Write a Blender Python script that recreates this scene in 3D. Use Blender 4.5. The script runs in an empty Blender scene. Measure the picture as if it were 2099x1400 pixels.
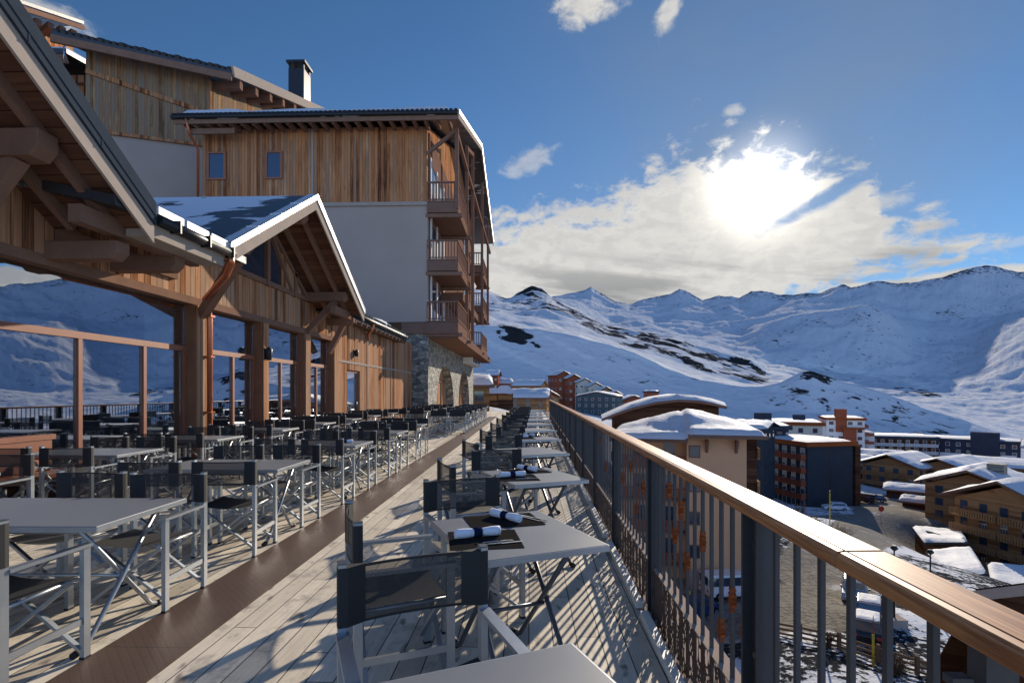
import bpy, math, random
import numpy as np
from mathutils import Vector, Matrix, noise as mnoise

R = math.radians
random.seed(7)
scene = bpy.context.scene
COL = scene.collection

# ------------------------------------------------------------------ camera
FPX, CX, HY, EYE = 1070.0, 1049.5, 805.0, 1.5
YAW = math.atan(34.5 / FPX)
cam = bpy.data.cameras.new('camera')
cam.sensor_width = 36.0
cam.lens = 36.0 * FPX / 2099.0
cam.shift_y = (HY - 700.0) / 2099.0
cam.clip_start = 0.05
cam.clip_end = 20000
camo = bpy.data.objects.new('camera', cam)
COL.objects.link(camo)
camo.location = (0, 0, EYE)
camo.rotation_euler = (R(90), 0, YAW)
scene.camera = camo

# ------------------------------------------------------------------ light
SUN_AZ, SUN_EL = R(23.7), R(20.2)          # azimuth measured from +Y towards +X
SDIR = Vector((math.sin(SUN_AZ) * math.cos(SUN_EL), math.cos(SUN_AZ) * math.cos(SUN_EL), math.sin(SUN_EL)))
sl = bpy.data.lights.new('sun', 'SUN')
sl.energy = 5.0
sl.angle = R(0.55)
sl.color = (1.0, 0.88, 0.72)
so = bpy.data.objects.new('sun', sl)
COL.objects.link(so)
so.rotation_euler = SDIR.to_track_quat('Z', 'Y').to_euler()

scene.view_settings.view_transform = 'Standard'
scene.view_settings.look = 'None'
scene.view_settings.gamma = 1.0
scene.view_settings.exposure = 0.34
scene.view_settings.use_curve_mapping = False


class NT:
    """small helper round a node tree"""
    def __init__(s, tree):
        s.t = tree
        s.n = tree.nodes
        s.l = tree.links

    def node(s, kind, **kw):
        n = s.n.new(kind)
        for k, v in kw.items():
            setattr(n, k, v)
        return n

    def put(s, sock, v):
        if v is None:
            return
        if isinstance(v, bpy.types.NodeSocket):
            s.l.new(v, sock)
        else:
            if isinstance(v, (tuple, list)) and sock.type == 'RGBA' and len(v) == 3:
                v = (*v, 1)
            sock.default_value = v

    def m(s, op, a, b=None, c=None, clamp=False):
        n = s.node('ShaderNodeMath', operation=op)
        n.use_clamp = clamp
        s.put(n.inputs[0], a)
        s.put(n.inputs[1], b)
        s.put(n.inputs[2], c)
        return n.outputs[0]

    def vm(s, op, a, b=None, sc=None):
        n = s.node('ShaderNodeVectorMath', operation=op)
        s.put(n.inputs[0], a)
        if b is not None:
            s.put(n.inputs[1], b)
        if sc is not None:
            s.put(n.inputs[3], sc)
        return n.outputs[1] if op in ('DOT_PRODUCT', 'LENGTH') else n.outputs[0]

    def mix(s, f, a, b, mode='MIX'):
        n = s.node('ShaderNodeMix', data_type='RGBA', blend_type=mode)
        s.put(n.inputs[0], f)
        s.put(n.inputs[6], a)
        s.put(n.inputs[7], b)
        return n.outputs[2]

    def smooth(s, v, lo, hi, a=0.0, b=1.0):
        n = s.node('ShaderNodeMapRange', interpolation_type='SMOOTHSTEP')
        s.put(n.inputs[0], v)
        for i, q in enumerate((lo, hi, a, b)):
            s.put(n.inputs[1 + i], q)
        return n.outputs[0]

    def noise(s, vec, scale, detail=3.0, rough=0.5, dist=0.0):
        n = s.node('ShaderNodeTexNoise')
        s.put(n.inputs['Vector'], vec)
        s.put(n.inputs['Scale'], scale)
        s.put(n.inputs['Detail'], detail)
        s.put(n.inputs['Roughness'], rough)
        s.put(n.inputs['Distortion'], dist)
        return n.outputs[0]

    def xyz(s, x, y, z):
        n = s.node('ShaderNodeCombineXYZ')
        for i, v in enumerate((x, y, z)):
            s.put(n.inputs[i], v)
        return n.outputs[0]

    def sep(s, v):
        n = s.node('ShaderNodeSeparateXYZ')
        s.put(n.inputs[0], v)
        return n.outputs


# ------------------------------------------------------------------ world: sky and clouds
def px_dir(px, py):
    """azimuth / elevation of a sight line"""
    a = math.atan((px - CX) / FPX)
    el = math.atan((HY - py) / FPX * math.cos(a))
    return a - YAW, el


world = bpy.data.worlds.new('World')
scene.world = world
world.use_nodes = True
W = NT(world.node_tree)
W.n.clear()
wout = W.node('ShaderNodeOutputWorld')
bg = W.node('ShaderNodeBackground')
W.l.new(bg.outputs[0], wout.inputs[0])
sky = W.node('ShaderNodeTexSky', sky_type='NISHITA')
sky.sun_disc = False
sky.sun_elevation = SUN_EL
sky.sun_rotation = SUN_AZ
sky.altitude = 2300
sky.air_density = 1.0
sky.dust_density = 0.25
sky.ozone_density = 3.0
SKY_STRENGTH = 0.098
bg.inputs[1].default_value = SKY_STRENGTH
dirv = W.vm('NORMALIZE', W.node('ShaderNodeTexCoord').outputs['Generated'])
dx, dy, dz = W.sep(dirv)
az = W.m('ARCTAN2', dx, dy)
el = W.m('ARCSINE', dz)
sdot = W.vm('DOT_PRODUCT', dirv, tuple(SDIR))
sang = W.m('ARCCOSINE', W.m('MINIMUM', sdot, 0.99999))
cvec = W.xyz(W.m('MULTIPLY', az, 1.0), W.m('MULTIPLY', el, 2.6), 0.3)
n_big = W.noise(cvec, 5.0, 8.0, 0.58, 0.4)
n_fine = W.noise(W.xyz(W.m('MULTIPLY', az, 1.0), W.m('MULTIPLY', el, 1.7), 2.0), 24.0, 7.0, 0.62, 0.3)
n_streak = W.noise(W.xyz(W.m('MULTIPLY', az, 1.0), W.m('MULTIPLY', W.m('ADD', el, W.m('MULTIPLY', az, 0.12)), 6.0), 5.0), 3.2, 6.0, 0.55, 0.3)
edge = W.m('ADD', W.m('MULTIPLY', W.m('SUBTRACT', n_big, 0.5), 0.16), W.m('MULTIPLY', W.m('SUBTRACT', n_fine, 0.5), 0.24))


def curve(pts, sx0=-0.4, sx1=1.4, sv=0.6):
    n = W.node('ShaderNodeFloatCurve')
    W.put(n.inputs[1], W.m('MULTIPLY', W.m('SUBTRACT', az, sx0), 1 / (sx1 - sx0), clamp=True))
    c = n.mapping.curves[0]
    q = []
    for (px, py) in pts:
        a, e = px_dir(px, py)
        q.append(((a - sx0) / (sx1 - sx0), max(0.0, e / sv)))
    q.sort()
    while len(c.points) < len(q):
        c.points.new(0.5, 0.5)
    for p, (x, y) in zip(c.points, q):
        p.location = (x, y)
        p.handle_type = 'AUTO_CLAMPED'
    n.mapping.update()
    return W.m('MULTIPLY', n.outputs[0], sv)


top = curve([(300, 640), (700, 560), (900, 480), (1000, 455), (1060, 425), (1200, 405), (1300, 350), (1345, 300), (1420, 280),
             (1480, 290), (1560, 285), (1640, 305), (1720, 328), (1790, 350), (1812, 420), (1880, 455), (2010, 490), (2060, 525), (2400, 600)])
bot = curve([(300, 700), (1000, 700), (1500, 660), (1620, 600), (1720, 578), (1850, 545), (1960, 522), (2060, 510), (2400, 500)])
m_top = W.smooth(W.m('ADD', W.m('SUBTRACT', top, el), edge), -0.010, 0.060)
m_bot = W.smooth(W.m('ADD', W.m('SUBTRACT', el, bot), W.m('MULTIPLY', edge, 0.5)), -0.010, 0.016)
main = W.m('MULTIPLY', m_top, m_bot)


def blob(px, py, rx, ry, rot=0.0, gain=1.0, fuzz=0.9):
    a, e = px_dir(px, py)
    da = W.m('SUBTRACT', az, a)
    de = W.m('SUBTRACT', el, e)
    c, s_ = math.cos(rot), math.sin(rot)
    u = W.m('DIVIDE', W.m('ADD', W.m('MULTIPLY', da, c), W.m('MULTIPLY', de, s_)), rx / FPX)
    v = W.m('DIVIDE', W.m('SUBTRACT', W.m('MULTIPLY', de, c), W.m('MULTIPLY', da, s_)), ry / FPX)
    d = W.m('SQRT', W.m('ADD', W.m('MULTIPLY', u, u), W.m('MULTIPLY', v, v)))
    d = W.m('ADD', d, W.m('MULTIPLY', W.m('SUBTRACT', n_fine, 0.5), fuzz * 4.2))
    return W.m('MULTIPLY', W.smooth(d, 1.15, 0.35), gain)


slit = blob(1700, 402, 120, 15, R(22), 0.95, 0.30)
slit2 = blob(1495, 318, 42, 12, R(48), 0.8, 0.25)
main = W.m('MULTIPLY', main, W.m('SUBTRACT', 1.0, W.m('MAXIMUM', slit, slit2)))
# low white bank just over the far right ridge
band = W.m('MULTIPLY', W.smooth(W.m('ADD', W.m('SUBTRACT', curve([(1300, 700), (1600, 640), (1700, 588), (1740, 577), (1850, 570), (1950, 553), (2060, 543), (2200, 530), (2500, 560)]), el), W.m('MULTIPLY', edge, 0.12)), -0.002, 0.006), 1.0)
wisp = W.m('MULTIPLY', W.smooth(n_big, 0.40, 0.66), 1.0)
small = W.m('MAXIMUM', blob(1200, 12, 70, 30, 0, 1.0, 0.42), blob(1368, 28, 24, 36, R(-30), 0.9, 0.42))
small = W.m('MAXIMUM', small, blob(1085, 332, 62, 24, R(20), 0.50, 0.5))
small = W.m('MAXIMUM', small, blob(1500, 228, 22, 12, 0, 0.55, 0.4))
small = W.m('MAXIMUM', small, blob(1800, 415, 50, 14, 0, 0.6, 0.4))
small = W.m('MAXIMUM', small, blob(2080, 497, 60, 8, R(5), 0.35, 0.4))
small = W.m('MAXIMUM', small, blob(80, 20, 90, 22, R(-14), 0.6, 0.45))
# scattered clouds over the rest of the sky, off to the sides and behind
away = W.smooth(W.m('ABSOLUTE', W.m('SUBTRACT', az, 0.1)), 0.95, 1.5)
scat = W.m('MULTIPLY', W.smooth(W.noise(dirv, 2.3, 7.0, 0.6, 0.3), 0.56, 0.72), away)
veil = W.m('MULTIPLY', W.smooth(sang, 0.62, 0.05), W.smooth(W.noise(cvec, 2.0, 4.0, 0.5), 0.25, 0.75, 0.16, 0.50))
cm = W.m('MAXIMUM', W.m('MAXIMUM', main, band), W.m('MAXIMUM', small, scat))
# colour of the clouds: grey-cream, thicker grey streaks low down, blown out where the sun stands behind
streak = W.smooth(n_streak, 0.44, 0.64)
low = W.smooth(el, 0.34, 0.12)
ccol = W.mix(W.m('MULTIPLY', streak, W.m('MULTIPLY', low, 0.9)), (5.7, 5.6, 5.35), (1.4, 1.5, 1.65))
ccol = W.mix(W.m('MULTIPLY', W.smooth(n_fine, 0.42, 0.60), 0.25), ccol, (3.0, 3.1, 3.3))
g1 = W.m('POWER', W.smooth(sang, 0.155, 0.0), 1.8)
g2 = W.m('POWER', W.smooth(sang, 0.42, 0.0), 2.0)
glow = W.m('ADD', W.m('MULTIPLY', g1, 13.0), W.m('MULTIPLY', g2, 0.8))
ccol = W.vm('ADD', ccol, W.vm('SCALE', (1.0, 0.93, 0.80), sc=glow))
back = W.smooth(dy, 0.30, -0.45)  # added fill: sky behind the camera made brighter and bluer to lift shade
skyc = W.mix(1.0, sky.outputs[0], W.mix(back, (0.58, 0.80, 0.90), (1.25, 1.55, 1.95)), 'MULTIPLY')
skyc = W.mix(veil, skyc, (2.0, 2.2, 2.5))
g3 = W.m('POWER', W.smooth(sang, 0.13, 0.0), 2.0)
skyc = W.vm('ADD', skyc, W.vm('SCALE', (1.0, 0.9, 0.75), sc=W.m('MULTIPLY', g3, 6.0)))
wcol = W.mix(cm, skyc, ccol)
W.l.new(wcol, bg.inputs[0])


# ------------------------------------------------------------------ materials
MATS = {}


def material(name):
    m = bpy.data.materials.new(name)
    m.use_nodes = True
    t = NT(m.node_tree)
    b = t.n['Principled BSDF']
    MATS[name] = m
    return m, t, b


def bump(t, b, h, strength=0.3, dist=0.02):
    n = t.node('ShaderNodeBump')
    n.inputs['Strength'].default_value = strength
    n.inputs['Distance'].default_value = dist
    t.put(n.inputs['Height'], h)
    t.l.new(n.outputs[0], b.inputs['Normal'])


def matt(t, b):
    df = t.node('ShaderNodeBsdfDiffuse')
    for src, dst in (('Base Color', 'Color'), ('Normal', 'Normal')):
        for l in list(b.inputs[src].links):
            t.l.new(l.from_socket, df.inputs[dst])
        if not b.inputs[src].links and src == 'Base Color':
            df.inputs[dst].default_value = b.inputs[src].default_value
    t.l.new(df.outputs[0], t.n['Material Output'].inputs[0])


def plain(name, col, rough=0.6, metal=0.0, var=0.18, scale=6.0, bmp=0.0, spec=0.4, fine=60.0):
    m, t, b = material(name)
    v = t.node('ShaderNodeNewGeometry').outputs['Position']
    n = t.noise(v, scale, 5.0, 0.6)
    n2 = t.noise(v, fine, 3.0, 0.6)
    k = t.m('ADD', t.m('MULTIPLY', t.m('SUBTRACT', n, 0.5), var * 2.2), t.m('MULTIPLY', t.m('SUBTRACT', n2, 0.5), var * 1.2))
    k = t.m('ADD', k, 1.0)
    t.l.new(t.vm('SCALE', tuple(col), sc=k), b.inputs['Base Color'])
    b.inputs['Roughness'].default_value = rough
    t.put(b.inputs['Roughness'], t.m('ADD', rough - 0.06, t.m('MULTIPLY', n, 0.12)))
    b.inputs['Metallic'].default_value = metal
    b.inputs['Specular IOR Level'].default_value = spec
    if bmp:
        bump(t, b, n2, bmp, 0.01)
    if rough >= 0.6 and metal == 0.0:
        matt(t, b)
    return m


def planks(name, cols, width=0.14, grain=(0.5, 14.0), axis='xy', rough=0.7, gap=0.05, gapdark=0.25, jl=0.02):
    """boards; axis 'xy' = upright boards on any axis aligned wall, 'x' = boards laid along Y, 'z' = boards stacked up"""
    m, t, b = material(name)
    p = t.node('ShaderNodeNewGeometry').outputs['Position']
    x, y, z = t.sep(p)
    if axis == 'xy':
        u, l = t.m('ADD', x, y), z
    elif axis == 'x':
        u, l = x, y
    elif axis == 'y':
        u, l = y, x
    else:
        u, l = z, t.m('ADD', x, y)
    us = t.m('DIVIDE', u, width)
    wn0 = t.node('ShaderNodeTexWhiteNoise', noise_dimensions='1D')
    t.put(wn0.inputs['W'], t.m('FLOOR', us))
    joint = t.m('FLOOR', t.m('ADD', t.m('MULTIPLY', l, jl), t.m('MULTIPLY', wn0.outputs[0], 9.0)))
    wn = t.node('ShaderNodeTexWhiteNoise', noise_dimensions='2D')
    t.put(wn.inputs['Vector'], t.xyz(t.m('FLOOR', us), joint, 0))
    rnd = wn.outputs[0]
    gv = t.xyz(t.m('MULTIPLY', u, grain[1]), t.m('MULTIPLY', l, grain[0]), t.m('MULTIPLY', rnd, 40.0))
    g = t.noise(gv, 1.6, 6.0, 0.62, 0.6)
    big = t.noise(t.xyz(t.m('MULTIPLY', u, 0.9), t.m('MULTIPLY', l, 0.35), 3.0), 1.0, 4.0, 0.6)
    ramp = t.node('ShaderNodeValToRGB')
    f = t.m('ADD', t.m('MULTIPLY', rnd, 0.55), t.m('ADD', t.m('MULTIPLY', g, 0.45), t.m('MULTIPLY', t.m('SUBTRACT', big, 0.5), 0.55)))
    t.put(ramp.inputs[0], f)
    e = ramp.color_ramp.elements
    e[0].position, e[1].position = 0.18, 0.86
    e[0].color, e[1].color = (*cols[0], 1), (*cols[-1], 1)
    for i, c in enumerate(cols[1:-1]):
        q = e.new(0.18 + 0.68 * (i + 1) / (len(cols) - 1))
        q.color = (*c, 1)
    dark = t.m('ADD', 0.68, t.m('MULTIPLY', g, 0.64))
    c = t.vm('SCALE', ramp.outputs[0], sc=t.m('MULTIPLY', dark, 0.86))
    knot = t.smooth(t.noise(t.xyz(t.m('MULTIPLY', u, 9.0), t.m('MULTIPLY', l, 3.0), t.m('MULTIPLY', rnd, 17.0)), 1.0, 2.0, 0.5), 0.68, 0.78)
    c = t.mix(t.m('MULTIPLY', knot, 0.55), c, (0.05, 0.03, 0.02))
    fr = t.m('FRACT', us)
    gm = t.smooth(t.m('MINIMUM', fr, t.m('SUBTRACT', 1.0, fr)), 0.0, gap, 1.0, 0.0)
    c = t.mix(gm, c, t.vm('SCALE', c, sc=gapdark))
    t.l.new(c, b.inputs['Base Color'])
    b.inputs['Roughness'].default_value = rough
    h = t.m('SUBTRACT', t.m('ADD', t.m('MULTIPLY', g, 0.3), t.m('MULTIPLY', rnd, 0.35)), gm)
    bump(t, b, h, 0.5, 0.012)
    matt(t, b)
    return m


wood_old = planks('weathered_larch', [(0.11, 0.046, 0.026), (0.40, 0.162, 0.072), (0.58, 0.268, 0.120), (0.33, 0.20, 0.13), (0.68, 0.37, 0.19)], 0.17, gap=.07)
wood_facade = planks('facade_larch', [(0.14, 0.063, 0.036), (0.37, 0.175, 0.092), (0.54, 0.29, 0.16), (0.39, 0.26, 0.18), (0.62, 0.38, 0.23)], 0.15, gap=.07)
wood_grey = planks('silvered_boards', [(0.13, 0.08, 0.048), (0.34, 0.22, 0.125), (0.26, 0.215, 0.17), (0.32, 0.17, 0.09), (0.47, 0.33, 0.19)], 0.2)
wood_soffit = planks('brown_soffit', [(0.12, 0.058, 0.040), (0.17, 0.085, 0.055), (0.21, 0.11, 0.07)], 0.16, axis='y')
column_wood = plain('column_timber', (0.22, 0.105, 0.060), 0.6, var=0.3, scale=3)
timber = plain('brown_timber', (0.22, 0.130, 0.092), 0.65, var=0.25, scale=3)
timber_pale = plain('pale_fascia', (0.36, 0.30, 0.25), 0.6, var=0.16, scale=4)
timber_red = plain('red_brown_joinery', (0.27, 0.10, 0.05), 0.5, var=0.2, scale=5)
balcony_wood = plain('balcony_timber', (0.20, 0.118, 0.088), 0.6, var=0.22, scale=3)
stucco = plain('grey_render', (0.38, 0.305, 0.26), 0.9, var=0.12, scale=0.45, bmp=0.15)
white_render = plain('white_render', (0.72, 0.70, 0.67), 0.9, var=0.06, scale=0.8)
flash_light = plain('zinc_flashing', (0.62, 0.62, 0.62), 0.45, 0.3, var=0.08)
flash_dark = plain('slate_flashing', (0.045, 0.055, 0.07), 0.6, 0.0, var=0.15)
black_metal = plain('black_gutter', (0.022, 0.024, 0.028), 0.4, 0.3)
copper = plain('copper_pipe', (0.50, 0.17, 0.085), 0.34, 0.75, var=0.28, scale=5)
alu = plain('brushed_aluminium', (0.38, 0.41, 0.44), 0.38, 0.75, var=0.10, scale=9)
alu_dark = plain('dark_steel_tube', (0.10, 0.11, 0.13), 0.4, 0.6)
black_plastic = plain('black_plastic', (0.015, 0.015, 0.017), 0.5)
table_grey = plain('grey_laminate', (0.155, 0.165, 0.18), 0.42, var=0.05, scale=2.5, spec=0.6)
steel_post = plain('painted_steel_post', (0.050, 0.051, 0.055), 0.5, 0.2, var=0.35, scale=4)
rust = plain('rusted_steel', (0.27, 0.075, 0.026), 0.75, var=0.4, scale=30)
glass_dark = plain('dark_window_glass', (0.03, 0.045, 0.07), 0.06, 0.0, var=0.05, spec=1.0)
napkin_mat = plain('white_linen', (0.80, 0.80, 0.84), 0.9, var=0.05, scale=40, bmp=0.3)
navy = plain('navy_band', (0.012, 0.018, 0.05), 0.7)
placemat_mat = plain('charcoal_placemat', (0.026, 0.023, 0.021), 0.85, var=0.25, scale=160, spec=0.15)
cutlery = plain('polished_cutlery', (0.6, 0.6, 0.62), 0.15, 1.0)
peach = plain('peach_render', (0.62, 0.36, 0.21), 0.9, var=0.08, scale=0.6)
cream = plain('cream_render', (0.60, 0.54, 0.45), 0.9, var=0.08, scale=0.5)
slate_wall = plain('slate_grey_cladding', (0.045, 0.052, 0.062), 0.6, var=0.15, scale=0.4)
dark_wall = plain('dark_blue_cladding', (0.05, 0.055, 0.075), 0.7, var=0.2, scale=0.4)
red_wall = plain('red_brown_render', (0.30, 0.085, 0.045), 0.8, var=0.2, scale=0.4)
green_wall = plain('grey_green_render', (0.085, 0.11, 0.115), 0.8, var=0.15, scale=0.3)
chalet_wood = planks('chalet_boards', [(0.24, 0.115, 0.052), (0.39, 0.205, 0.095), (0.50, 0.285, 0.135)], 0.35, axis='z', gap=0.08, gapdark=0.5)
chalet_dark = planks('dark_chalet_boards', [(0.06, 0.03, 0.02), (0.10, 0.05, 0.032), (0.15, 0.075, 0.045)], 0.3, axis='z', gap=0.08, gapdark=0.5)
yellow = plain('yellow_paint', (0.55, 0.42, 0.05), 0.6)
white_paint = plain('white_car_paint', (0.72, 0.73, 0.75), 0.25, spec=0.8)
silver_paint = plain('silver_car_paint', (0.38, 0.40, 0.43), 0.25, 0.5)
black_paint = plain('black_car_paint', (0.02, 0.021, 0.024), 0.2, spec=0.8)
blue_paint = plain('blue_car_paint', (0.03, 0.05, 0.13), 0.25)
tyre_mat = plain('tyre_rubber', (0.015, 0.015, 0.015), 0.9)
old_timber = plain('old_fence_timber', (0.17, 0.12, 0.085), 0.9, var=0.3, scale=6)
curtain = plain('pale_curtain', (0.85, 0.84, 0.80), 0.95, var=0.1, scale=5)
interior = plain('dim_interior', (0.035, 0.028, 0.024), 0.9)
lamp_black = plain('black_lamp_metal', (0.02, 0.02, 0.022), 0.5)
red_sign = plain('red_sign_paint', (0.45, 0.03, 0.03), 0.5)
bark = plain('bare_twigs', (0.11, 0.08, 0.06), 0.9, var=0.3)

# deck boards: pale, worn, running away from the camera
def make_deck():
    m, t, b = material('worn_deck_boards')
    p = t.node('ShaderNodeNewGeometry').outputs['Position']
    x, y, z = t.sep(p)
    us = t.m('DIVIDE', x, 0.145)
    w0 = t.node('ShaderNodeTexWhiteNoise', noise_dimensions='1D')
    t.put(w0.inputs['W'], t.m('FLOOR', us))
    jl = t.m('ADD', t.m('MULTIPLY', y, 1 / 4.0), t.m('MULTIPLY', w0.outputs[0], 7.0))
    wn = t.node('ShaderNodeTexWhiteNoise', noise_dimensions='2D')
    t.put(wn.inputs['Vector'], t.xyz(t.m('FLOOR', us), t.m('FLOOR', jl), 0))
    g = t.noise(t.xyz(t.m('MULTIPLY', x, 26.0), t.m('MULTIPLY', y, 1.1), t.m('MULTIPLY', wn.outputs[0], 30)), 1.5, 6.0, 0.65, 0.8)
    big = t.noise(p, 1.1, 5.0, 0.6)
    c = t.mix(wn.outputs[0], (0.43, 0.365, 0.275), (0.72, 0.63, 0.49))
    c = t.vm('SCALE', c, sc=t.m('ADD', 0.42, t.m('MULTIPLY', t.m('ADD', g, t.m('MULTIPLY', big, 0.6)), 0.74)))
    fleck = t.noise(t.xyz(t.m('MULTIPLY', x, 60.0), t.m('MULTIPLY', y, 14.0), 1.0), 1.0, 3.0, 0.6)
    c = t.mix(t.m('MULTIPLY', t.smooth(fleck, 0.60, 0.74), 0.4), c, (0.16, 0.12, 0.085))
    # knots and damp stains
    k = t.noise(t.xyz(t.m('MULTIPLY', x, 9.0), t.m('MULTIPLY', y, 4.2), t.m('MULTIPLY', wn.outputs[0], 9)), 1.0, 2.0, 0.5)
    c = t.mix(t.m('MULTIPLY', t.smooth(k, 0.62, 0.72), 0.8), c, (0.14, 0.11, 0.085))
    s_ = t.smooth(t.noise(p, 3.4, 8.0, 0.72), 0.50, 0.70)
    c = t.mix(t.m('MULTIPLY', s_, 0.7), c, (0.21, 0.185, 0.155))
    fr = t.m('FRACT', us)
    gm = t.smooth(t.m('MINIMUM', fr, t.m('SUBTRACT', 1.0, fr)), 0.012, 0.034, 1.0, 0.0)
    jf = t.m('FRACT', jl)
    gm = t.m('MAXIMUM', gm, t.smooth(t.m('MINIMUM', jf, t.m('SUBTRACT', 1.0, jf)), 0.0004, 0.0012, 1.0, 0.0))
    c = t.mix(gm, c, (0.035, 0.03, 0.025))
    # screw heads
    t.l.new(c, b.inputs['Base Color'])
    b.inputs['Roughness'].default_value = 0.75
    bump(t, b, t.m('SUBTRACT', t.m('MULTIPLY', g, 0.35), gm), 0.45, 0.01)
    return m


deck_mat = make_deck()


def make_plate():
    m, t, b = material('brown_tread_plate')
    p = t.node('ShaderNodeNewGeometry').outputs['Position']
    x, y, z = t.sep(p)
    a = t.m('ADD', x, y)
    c_ = t.m('SUBTRACT', x, y)
    fa = t.m('ABSOLUTE', t.m('SUBTRACT', t.m('FRACT', t.m('MULTIPLY', a, 16.0)), 0.5))
    fb = t.m('ABSOLUTE', t.m('SUBTRACT', t.m('FRACT', t.m('MULTIPLY', c_, 16.0)), 0.5))
    d = t.smooth(t.m('MAXIMUM', fa, fb), 0.30, 0.46)
    n = t.noise(p, 2.2, 6.0, 0.6)
    c = t.mix(n, (0.070, 0.038, 0.025), (0.135, 0.082, 0.056))
    c = t.mix(t.m('MULTIPLY', d, 0.30), c, (0.055, 0.036, 0.028))
    seam = t.m('FRACT', t.m('DIVIDE', y, 1.5))
    sm = t.smooth(seam, 0.0, 0.008, 1.0, 0.0)
    c = t.mix(sm, c, (0.02, 0.015, 0.012))
    t.l.new(c, b.inputs['Base Color'])
    b.inputs['Roughness'].default_value = 0.55
    b.inputs['Metallic'].default_value = 0.25
    bump(t, b, t.m('SUBTRACT', 1.0, d), 0.15, 0.002)
    return m


plate_mat = make_plate()


def make_mesh_fabric(name, opacity, col):
    m, t, b = material(name)
    tc = t.node('ShaderNodeTexCoord').outputs['Object']
    n = t.noise(tc, 9.0, 4.0, 0.6)
    t.put(b.inputs['Base Color'], t.mix(n, tuple(c * 0.7 for c in col), tuple(c * 1.3 for c in col)))
    b.inputs['Roughness'].default_value = 0.7
    if opacity < 1:
        w = t.node('ShaderNodeTexNoise')
        t.put(w.inputs['Vector'], tc)
        w.inputs['Scale'].default_value = 420.0
        w.inputs['Detail'].default_value = 1.0
        tr = t.node('ShaderNodeBsdfTransparent')
        mx = t.node('ShaderNodeMixShader')
        t.put(mx.inputs[0], t.m('ADD', opacity, t.m('MULTIPLY', t.m('SUBTRACT', w.outputs[0], 0.5), 0.5), clamp=True))
        t.l.new(tr.outputs[0], mx.inputs[1])
        t.l.new(b.outputs[0], mx.inputs[2])
        t.l.new(mx.outputs[0], t.n['Material Output'].inputs[0])
    return m


mesh_fab = make_mesh_fabric('charcoal_mesh', 0.74, (0.024, 0.021, 0.019))
solid_fab = make_mesh_fabric('charcoal_webbing', 1.0, (0.014, 0.013, 0.013))


def make_perf():
    m, t, b = material('perforated_corten')
    p = t.node('ShaderNodeNewGeometry').outputs['Position']
    x, y, z = t.sep(p)
    v2 = t.xyz(t.m('MULTIPLY', y, 1.9), z, 0)
    n = t.noise(p, 9.0, 4.0, 0.6)
    t.put(b.inputs['Base Color'], t.mix(n, (0.05, 0.026, 0.018), (0.10, 0.052, 0.034)))
    b.inputs['Roughness'].default_value = 0.6
    b.inputs['Metallic'].default_value = 0.4
    def holes(scale, lo, r):
        vo = t.node('ShaderNodeTexVoronoi', voronoi_dimensions='2D')
        t.put(vo.inputs['Vector'], v2)
        vo.inputs['Scale'].default_value = scale
        vo.inputs['Randomness'].default_value = 0.85
        wn = t.sep(vo.outputs['Color'])
        rad = t.m('MULTIPLY', t.smooth(wn[0], lo, 1.0), r)
        return t.m('LESS_THAN', vo.outputs['Distance'], rad)
    h = t.m('MAXIMUM', holes(11.0, 0.3, 0.46), holes(34.0, 0.1, 0.42))
    tr = t.node('ShaderNodeBsdfTransparent')
    mx = t.node('ShaderNodeMixShader')
    t.put(mx.inputs[0], h)
    t.l.new(b.outputs[0], mx.inputs[1])
    t.l.new(tr.outputs[0], mx.inputs[2])
    t.l.new(mx.outputs[0], t.n['Material Output'].inputs[0])
    return m


perf_mat = make_perf()


def make_glass():
    m, t, b = material('reflective_glazing')
    gl = t.node('ShaderNodeBsdfGlossy')
    gl.inputs['Color'].default_value = (0.74, 0.78, 0.86, 1)
    gl.inputs['Roughness'].default_value = 0.004
    tr = t.node('ShaderNodeBsdfTransparent')
    tr.inputs['Color'].default_value = (0.75, 0.80, 0.82, 1)
    fz = t.node('ShaderNodeLayerWeight')
    fz.inputs['Blend'].default_value = 0.35
    mx = t.node('ShaderNodeMixShader')
    t.put(mx.inputs[0], t.m('ADD', 0.45, t.m('MULTIPLY', fz.outputs['Facing'], 0.36), clamp=True))
    t.l.new(tr.outputs[0], mx.inputs[1])
    t.l.new(gl.outputs[0], mx.inputs[2])
    wob = t.node('ShaderNodeBump')
    wob.inputs['Strength'].default_value = 0.02
    wob.inputs['Distance'].default_value = 0.02
    t.put(wob.inputs['Height'], t.noise(t.node('ShaderNodeNewGeometry').outputs['Position'], 0.8, 2.0, 0.5))
    t.l.new(wob.outputs[0], gl.inputs['Normal'])
    t.l.new(mx.outputs[0], t.n['Material Output'].inputs[0])
    return m


glazing = make_glass()
blue_pane = plain('blue_reflecting_pane', (0.02, 0.03, 0.05), 0.02, 0.0, var=0.02, spec=1.0)


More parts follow.
